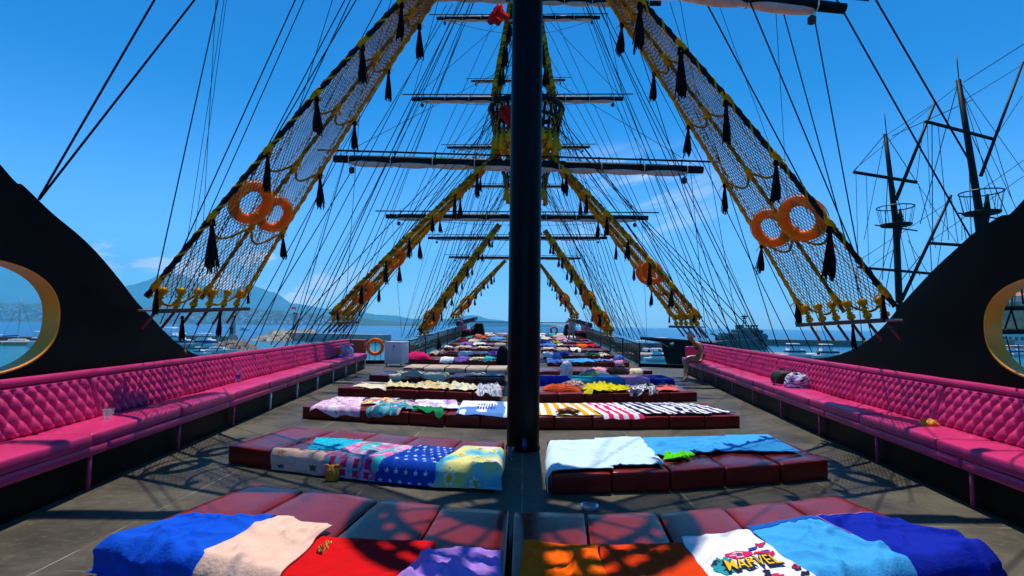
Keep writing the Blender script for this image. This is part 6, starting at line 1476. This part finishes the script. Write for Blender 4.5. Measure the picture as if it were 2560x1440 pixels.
# grey warship
def warship():
    p = sp(1856, 872); Yw = p.y; s = Yw / F   # metres per picture column
    t = thing('warship', 'grey naval ship with lattice mast moored behind the long breakwater', 'warship', (p.x, p.y, SEA)); G = greenhull
    def X(px): return hy(px, 860, Yw).x
    def Z(py): return (HY + (1856 - 1280) * ROLL - py) * s + CAMP.z
    m = MB(); vs = []; prof = [(1755, 858), (1790, 852), (1830, 848), (1870, 846), (1900, 842), (1921, 836)]
    for (px, py) in prof:
        f = (px - 1755) / 166; b = 5.5 * (min(1, (1 - f) * 3.2) ** .6) + .1; xb = X(px) - (6 * s if px > 1900 else 0)
        for (yy, z, xx) in ((-b, Z(py), X(px)), (-b * .8, SEA - .5, xb), (b * .8, SEA - .5, xb), (b, Z(py), X(px))): vs.append((xx, Yw + yy, z))
    n = len(prof); m.add(vs, [(k * 4 + j, k * 4 + (j + 1) % 4, (k + 1) * 4 + (j + 1) % 4, (k + 1) * 4 + j) for k in range(n - 1) for j in range(4)] + [(0, 1, 2, 3), (n * 4 - 1, n * 4 - 2, n * 4 - 3, n * 4 - 4)]); flat(m.build('hull', G, t), 30)
    def bx(nm, x0, x1, y0, y1, dp=4, mt_=G): a, b = X(x0), X(x1); c_, d_ = Z(y1), Z(y0); return boxo(nm, mt_, ((a + b) / 2, Yw, (c_ + d_) / 2), ((b - a) / 2, dp, (d_ - c_) / 2), 0, t, .1)
    bx('deckhouse', 1806, 1904, 833, 850, 4); bx('bridge', 1838, 1896, 824, 834, 3.6); bx('bridge_top', 1848, 1888, 820, 825, 3); bx('bridge_window', 1866, 1897.5, 827, 830, 3.7, glassd); bx('stern_house', 1796, 1820, 838, 852, 3); bx('funnel', 1843, 1856, 812, 822, 1.6)
    m = MB(); xm = X(1862)
    for dx in (-.7, .7): m.tube([V((xm + dx, Yw, Z(822))), V((xm, Yw, Z(784)))], .16, 5)
    for k in range(8): z = Z(822 - k * 4.5); w = .7 * (1 - k / 9); m.tube([V((xm - w, Yw, z)), V((xm + w * .8, Yw, Z(822 - k * 4.5 - 4.5)))], .10, 4)
    for (y, w) in ((792, 9), (796, 6), (806, 4)): m.tube([V((xm - w * s, Yw, Z(y))), V((xm + w * s, Yw, Z(y)))], .15, 5)
    m.build('lattice_mast', G, t)
    m = MB(); m.lathe(V((xm, Yw, Z(794))), [(.6, 0), (.9, .3), (.9, .5), (.2, .8)], 10); m.build('radar', G, t)
    for x0, x1, yy in ((1790, 1776, 835), (1800, 1812, 832)):
        MB().tube([V((X(x0), Yw, Z(850))), V((X(x0), Yw, Z(838))), V((X(x1), Yw, Z(yy)))], .3, 6).build('gun', G, t)
    for x in (1872, 1879, 1886, 1893): MB().lathe(V((X(x), Yw, Z(824))), [(.25, 0), (.25, 1.0), (.4, 1.1), (.4, 1.5), (.1, 1.6)], 8).build('deck_light', G, t)
warship()
# ================================================================ neighbouring ship, black, with its bow pointing at the railing gap
def neighbour():
    Yb = 46.0; t = thing('neighbouring_ship', 'black sailing ship moored alongside on the right, two masts with baskets', 'sailing ship', (hy(1700, 850, Yb).x, Yb, SEA))
    m = MB(); vs = []
    top = [(1668, 850, 46), (1700, 848, 46.5), (1760, 854, 46), (1830, 872, 45), (2050, 905, 42), (2700, 965, 34)]
    for k, (px, py, Y) in enumerate(top):
        a = hy(px, py, Y); b = 3.4 * min(1, k / 1.6) + .12
        for (dy, z, dx) in ((-b, a.z, 0), (-b * .95, a.z - 1.4, .25 if k == 0 else 0), (-b * .7, SEA - .3, 1.6 if k == 0 else 0), (b * .7, SEA - .3, 1.6 if k == 0 else 0), (b * .95, a.z - 1.4, .25 if k == 0 else 0), (b, a.z, 0)): vs.append((a.x + dx, a.y + 2 + dy, z))
    n = len(top); m.add(vs, [(k * 6 + j, k * 6 + (j + 1) % 6, (k + 1) * 6 + (j + 1) % 6, (k + 1) * 6 + j) for k in range(n - 1) for j in range(6)] + [tuple(range(6))]); flat(m.build('hull', mat('tarred_hull', (.003, .003, .003), .8, .03), t), 30)
    a = hy(1664, 851, 47); b = hy(1601, 845, 48); MB().tube([a + V((1.5, 0, -.15)), a, b], [.24, .22, .12], 8).build('bowsprit', spar, t)
    m = MB(); m.tube([hy(1640, 850, 47.5), hy(1672, 868, 46.6)], .03, 4); m.tube([hy(1676, 861, 42.4), hy(1684, 859, 42.4)], .10, 5); m.build('bow_trim', cBeige, t)
    Yn = 30
    def P(x, y, Y=Yn): return hy(x, y, Y)
    def sparp(nm, x0, y0, x1, y1, r0, r1, Y=Yn, Y2=None): return MB().tube([P(x0, y0, Y), P(x1, y1, Y2 or Y)], r0, 10, r1).build(nm, spar, t)
    # far (left) mast
    sparp('ship_pole', 2254, 900, 2240, 560, .18, .17); sparp('ship_pole', 2240, 562, 2213, 335, .17, .10)
    MB().tube([P(2217, 340), P(2211, 282)], .03, 4).build('aerial', ironm, t)
    sparp('spar_arm', 2134, 430, 2292, 456, .09, .09, 29.7); sparp('spar_arm', 2145, 668, 2420, 692, .075, .075, 29.7); sparp('spar_arm', 2328, 608, 2480, 618, .08, .08, 27.7)
    # near (right) mast
    sparp('ship_pole', 2480, 780, 2445, 540, .20, .18, 26); sparp('ship_pole', 2456, 580, 2396, 200, .18, .11, 26); MB().tube([P(2398, 205, 26), P(2391, 135, 26)], .03, 4).build('aerial', ironm, t)
    sparp('spar_arm', 2313, 303, 2484, 348, .08, .08, 25.6)
    # slanting booms
    sparp('boom', 2240, 500, 2338, 255, .09, .06, 27); sparp('boom', 2254, 750, 2378, 488, .09, .06, 27); sparp('boom', 2452, 440, 2558, 155, .075, .05, 24)
    for (x, y, Y, rr) in ((2240, 555, Yn, .88), (2455, 525, 26, .85)):
        c = P(x, y + 8, Y); m = MB(); m.lathe(c - V((0, 0, .06)), [(rr * .80, 0), (rr * .86, .06), (rr * .86, .12), (.2, .13)], 22); m.tube([c - V((rr * 1.3, 0, 0)), c + V((rr * 1.3, 0, -.3))], .04, 4); m.build('basket_floor', spar, t)
        m = MB(); m.torus(c + V((0, 0, 1.0)), (0, 0, 1), rr, .035, 26, 5)
        for k in range(12): a = k * math.pi / 6; d = V((math.cos(a), math.sin(a), 0)); m.tube([c + d * rr * .8, c + d * rr + V((0, 0, 1.0))], .015, 3)
        m.build('basket', ironm, t)
        MB().tube([c + V((.1, 0, -.9)), c + V((.15, -.1, .1)), c + V((.2, -.1, .9))], [.08, .16, .05], 7).build('furled_canvas', cBlk, t)
    lines = [(2134, 430, 2213, 335), (2134, 425, 2400, 210), (2292, 456, 2400, 620), (2220, 345, 2292, 456), (2213, 335, 2160, 600), (2213, 340, 2340, 256), (2230, 340, 2430, 250), (2140, 432, 2146, 668), (2166, 436, 2172, 660), (2140, 670, 2160, 900), (2150, 650, 2380, 500),
             (2240, 560, 2180, 760), (2244, 570, 2200, 800), (2250, 580, 2290, 760), (2270, 600, 2330, 700), (2220, 430, 2206, 700), (2228, 440, 2300, 690), (2296, 460, 2340, 620), (2330, 310, 2332, 610), (2345, 312, 2372, 600), (2310, 305, 2290, 460), (2326, 610, 2330, 690), (2370, 494, 2340, 690), (2378, 490, 2400, 640),
             (2396, 205, 2300, 560), (2400, 205, 2500, 560), (2404, 210, 2560, 430), (2410, 205, 2560, 110), (2395, 260, 2560, 160), (2410, 240, 2540, 520), (2430, 340, 2520, 540), (2484, 350, 2530, 500), (2484, 350, 2556, 240), (2420, 300, 2430, 640), (2318, 305, 2326, 520), (2460, 470, 2560, 400), (2440, 520, 2470, 580), (2330, 600, 2560, 440), (2240, 620, 2130, 700), (2254, 700, 2300, 640), (2405, 600, 2405, 530), (2425, 640, 2408, 560)]
    m = MB()
    for k, (x0, y0, x1, y1) in enumerate(lines):
        Y = 28.5 if x0 < 2320 else 26; MB().tube([P(x0, y0, Y), P(x1, y1, Y - .4)], .016 if k % 3 else .022, 3, cap=False).build('rigging', ropel, t)
    # structures seen through the right oval opening
    Y = 20
    for (x0, y0, x1, y1, r) in ((2490, 770, 2600, 770, .10), (2495, 829, 2620, 828, .11), (2498, 700, 2492, 900, .05), (2530, 770, 2512, 823, .03), (2528, 772, 2545, 830, .03), (2545, 860, 2560, 1000, .02), (2515, 840, 2540, 930, .02), (2550, 680, 2558, 760, .03)):
        MB().tube([P(x0, y0, Y), P(x1, y1, Y)], r, 6).build('spar_arm' if r > .06 else 'rigging', spar, t)
    c = P(2512, 768, Y); m = MB(); m.torus(c + V((0, 0, .78)), (0, 0, 1), .33, .03, 20, 5)
    for k in range(12): a = k * math.pi / 6; d = V((math.cos(a), math.sin(a), 0)); m.tube([c + d * .27, c + d * .33 + V((0, 0, .78))], .014, 3)
    m.torus(c + V((0, 0, .4)), (0, 0, 1), .30, .016, 20, 4); m.build('basket', ironm, t)
neighbour()
# ================================================================ town hill behind the right opening
Dh = 290
def hillm():
    m = MB(); nx, ny = 60, 24; vs = []
    for j in range(ny + 1):
        for i in range(nx + 1):
            X = 175 + i * 5.0; Y = 150 + j * 11; f = max(0, min(1, (X - .885 * Y) / 90)); g = max(0, min(1, (Y - 205) / 90))
            z = SEA - .5 + 66 * (f ** .8) * g ** .8 * (1 + .12 * fnoise(X * .03, Y * .03)) + 2 * fnoise(X * .1, Y * .1) * g
            vs.append((X, Y, z))
    m.add(vs, [(j * (nx + 1) + i, j * (nx + 1) + i + 1, (j + 1) * (nx + 1) + i + 1, (j + 1) * (nx + 1) + i) for j in range(ny) for i in range(nx)])
    m.build('hill', mat('hill_green', (.09, .17, .03), .95, .1, var=.5, vs=.15, var2=(.20, .16, .10)), kind='structure')
hillm()
def wall3(px, py, Y, h, w, label, mt_, name='building', cat='building', win=True, roof=None):
    c = hy(px, py, Y); t = thing(name, label, cat, (c.x, c.y, SEA)); z0 = min(c.z, c.z); zt = c.z + h
    boxo('wall', mt_, (c.x, c.y + w, c.z + h / 2 - 2), (w, w, h / 2 + 2), 0, t, .1)
    if win:
        n = max(2, int(w * 2 / 2.2)); fl = max(1, int(h / 3))
        for r_ in range(fl):
            for k in range(n): boxo('window', glassd, (c.x - w + (k + .5) * 2 * w / n, c.y - .02, c.z + 1.5 + r_ * 3), (.5, .08, .7), 0, t, .02)
    if roof:
        m = MB(); e = w + .6; m.add([(c.x - e, c.y - .6, zt), (c.x + e, c.y - .6, zt), (c.x + e, c.y + 2 * w + .6, zt), (c.x - e, c.y + 2 * w + .6, zt), (c.x, c.y + w, zt + w * .45)], [(0, 1, 4), (1, 2, 4), (2, 3, 4), (3, 0, 4), (3, 2, 1, 0)]); m.build('roof', roof, t, smooth=False)
tile = mat('roof_tile', (.50, .16, .06), .8, var=.3, vs=1)
wallm = mat('old_wall', (.36, .20, .11), .9, var=.4, vs=.3)
wall3(2545, 826, 232, 12, 12, 'large brown old fortress wall above the waterfront', wallm, 'fortress_wall', 'fortress', win=False)
wall3(2535, 876, 212, 8, 9, 'white glass-fronted waterfront building below the fortress wall', mat('pale_wall', (.55, .56, .58), .7))
wall3(2505, 876, 208, 4, 5, 'low brown waterfront building at the left of the opening', wallm)
wall3(2547, 740, 300, 6, 6, 'pale house with orange roof high on the green hill', mat('cream_wall', (.6, .52, .42), .8), roof=tile)
wall3(2506, 745, 300, 8, 7, 'white house with red roof behind the basket of the ship', mat('white_wall', (.62, .60, .58), .8), roof=tile)
wall3(2570, 765, 280, 5, 6, 'house with orange roof lower on the green hill', mat('cream_wall', (.6, .52, .42), .8), roof=tile)
c, hl, ro = seg(sp(2470, 888), sp(2700, 890)); t = thing('quay', 'town waterfront quay seen through the right oval opening', 'quay', tuple(c)); boxo('quay_deck', concrete, c + V((0, 3, .4)), (hl, 3, .9), ro, t)
boat(2508, 892, 6, 'small boat at the town waterfront, left of the opening', 5, 'motor'); boat(2532, 891, 7, 'white boat at the town waterfront in the right opening', -5, 'motor'); boat(2556, 891, 7, 'second white boat at the town waterfront, at the picture edge', 5, 'motor')
car(2498, 886, mat('car_yellow', (.6, .45, .05), .4), 'yellow car parked on the town waterfront', 0); car(2543, 886, redp, 'red car parked on the town waterfront', 0)
tr_ = random.Random(5)
leafm = mat('leaf_green', (.05, .11, .02), .8, .2, var=.5, vs=2)
def tree(x, y, Y, h, label):
    c = hy(x, y, Y); t = thing('hill_tree', label, 'tree', tuple(c), 'trees on the green hill')
    MB().tube([c - V((0, 0, 1)), c + V((0, 0, h * .55))], .3, 6, .12).build('trunk', brownwood, t)
    m = MB()
    for k in range(420):
        d = V((tr_.gauss(0, 1), tr_.gauss(0, 1), tr_.gauss(0, .8))).normalized() * tr_.uniform(.3, 1) * h * .42; d *= 1 + .3 * fnoise(d.x, d.y, x)
        p = c + V((0, 0, h * .7)) + d; s = .45; a = V((tr_.uniform(-1, 1), tr_.uniform(-1, 1), tr_.uniform(-1, 1))).normalized(); b = a.orthogonal().normalized(); q = a.cross(b)
        m.add([p + b * s, p + q * s, p - b * s, p - q * s], [(0, 1, 2, 3)])
    m.build('crown', leafm, t, smooth=False)
for k, (x, y, Y, h) in enumerate(((2520, 772, 290, 9), (2555, 712, 320, 8), (2535, 760, 300, 7), (2500, 800, 270, 8), (2528, 815, 262, 7), (2566, 735, 310, 8), (2575, 800, 262, 9), (2540, 728, 330, 7))): tree(x, y, Y, h, 'bushy green tree on the harbour hill, %s from the foot of the hill' % ORD[k])
# far town on the bay
tn = random.Random(31); m = MB()
for k in range(800):
    px = tn.uniform(-200, 900); Y = 1765 + tn.random() ** 1.3 * 110; X = dirx(px) * Y * 1.0; s = tn.uniform(2.0, 4.6); z = coastz(px, Y) + 1
    m.box((X, Y, z + s * .4), (s, s, s * tn.uniform(.5, 1.3)), None, 0 if tn.random() < .55 else 1)
m.build('distant_town', [mat('town_white', (.80, .74, .72), .8), mat('town_terracotta', (.50, .24, .18), .8)], smooth=False, kind='stuff', label='distant white and terracotta town along the far shore of the bay', category='town')
# ================================================================ haze
hz_m = bpy.data.materials.new('haze_air'); hz_m.use_nodes = True; t = hz_m.node_tree; t.nodes.clear()
pv = N(t, 'ShaderNodeVolumePrincipled'); pv.inputs['Color'].default_value = (.16, .72, 1.0, 1); pv.inputs['Density'].default_value = 2.5e-4; pv.inputs['Anisotropy'].default_value = 0.0
ou = N(t, 'ShaderNodeOutputMaterial'); L(t, pv.outputs[0], ou.inputs['Volume'])
m = MB(); m.box((0, 0, 300), (5300, 5300, 307)); m.build('haze', hz_m, smooth=False, kind='stuff', label='pale blue summer haze over the bay', category='haze')
for o in bpy.data.objects:
    if o.type == 'MESH':
        for k in ('label', 'category'):
            pass
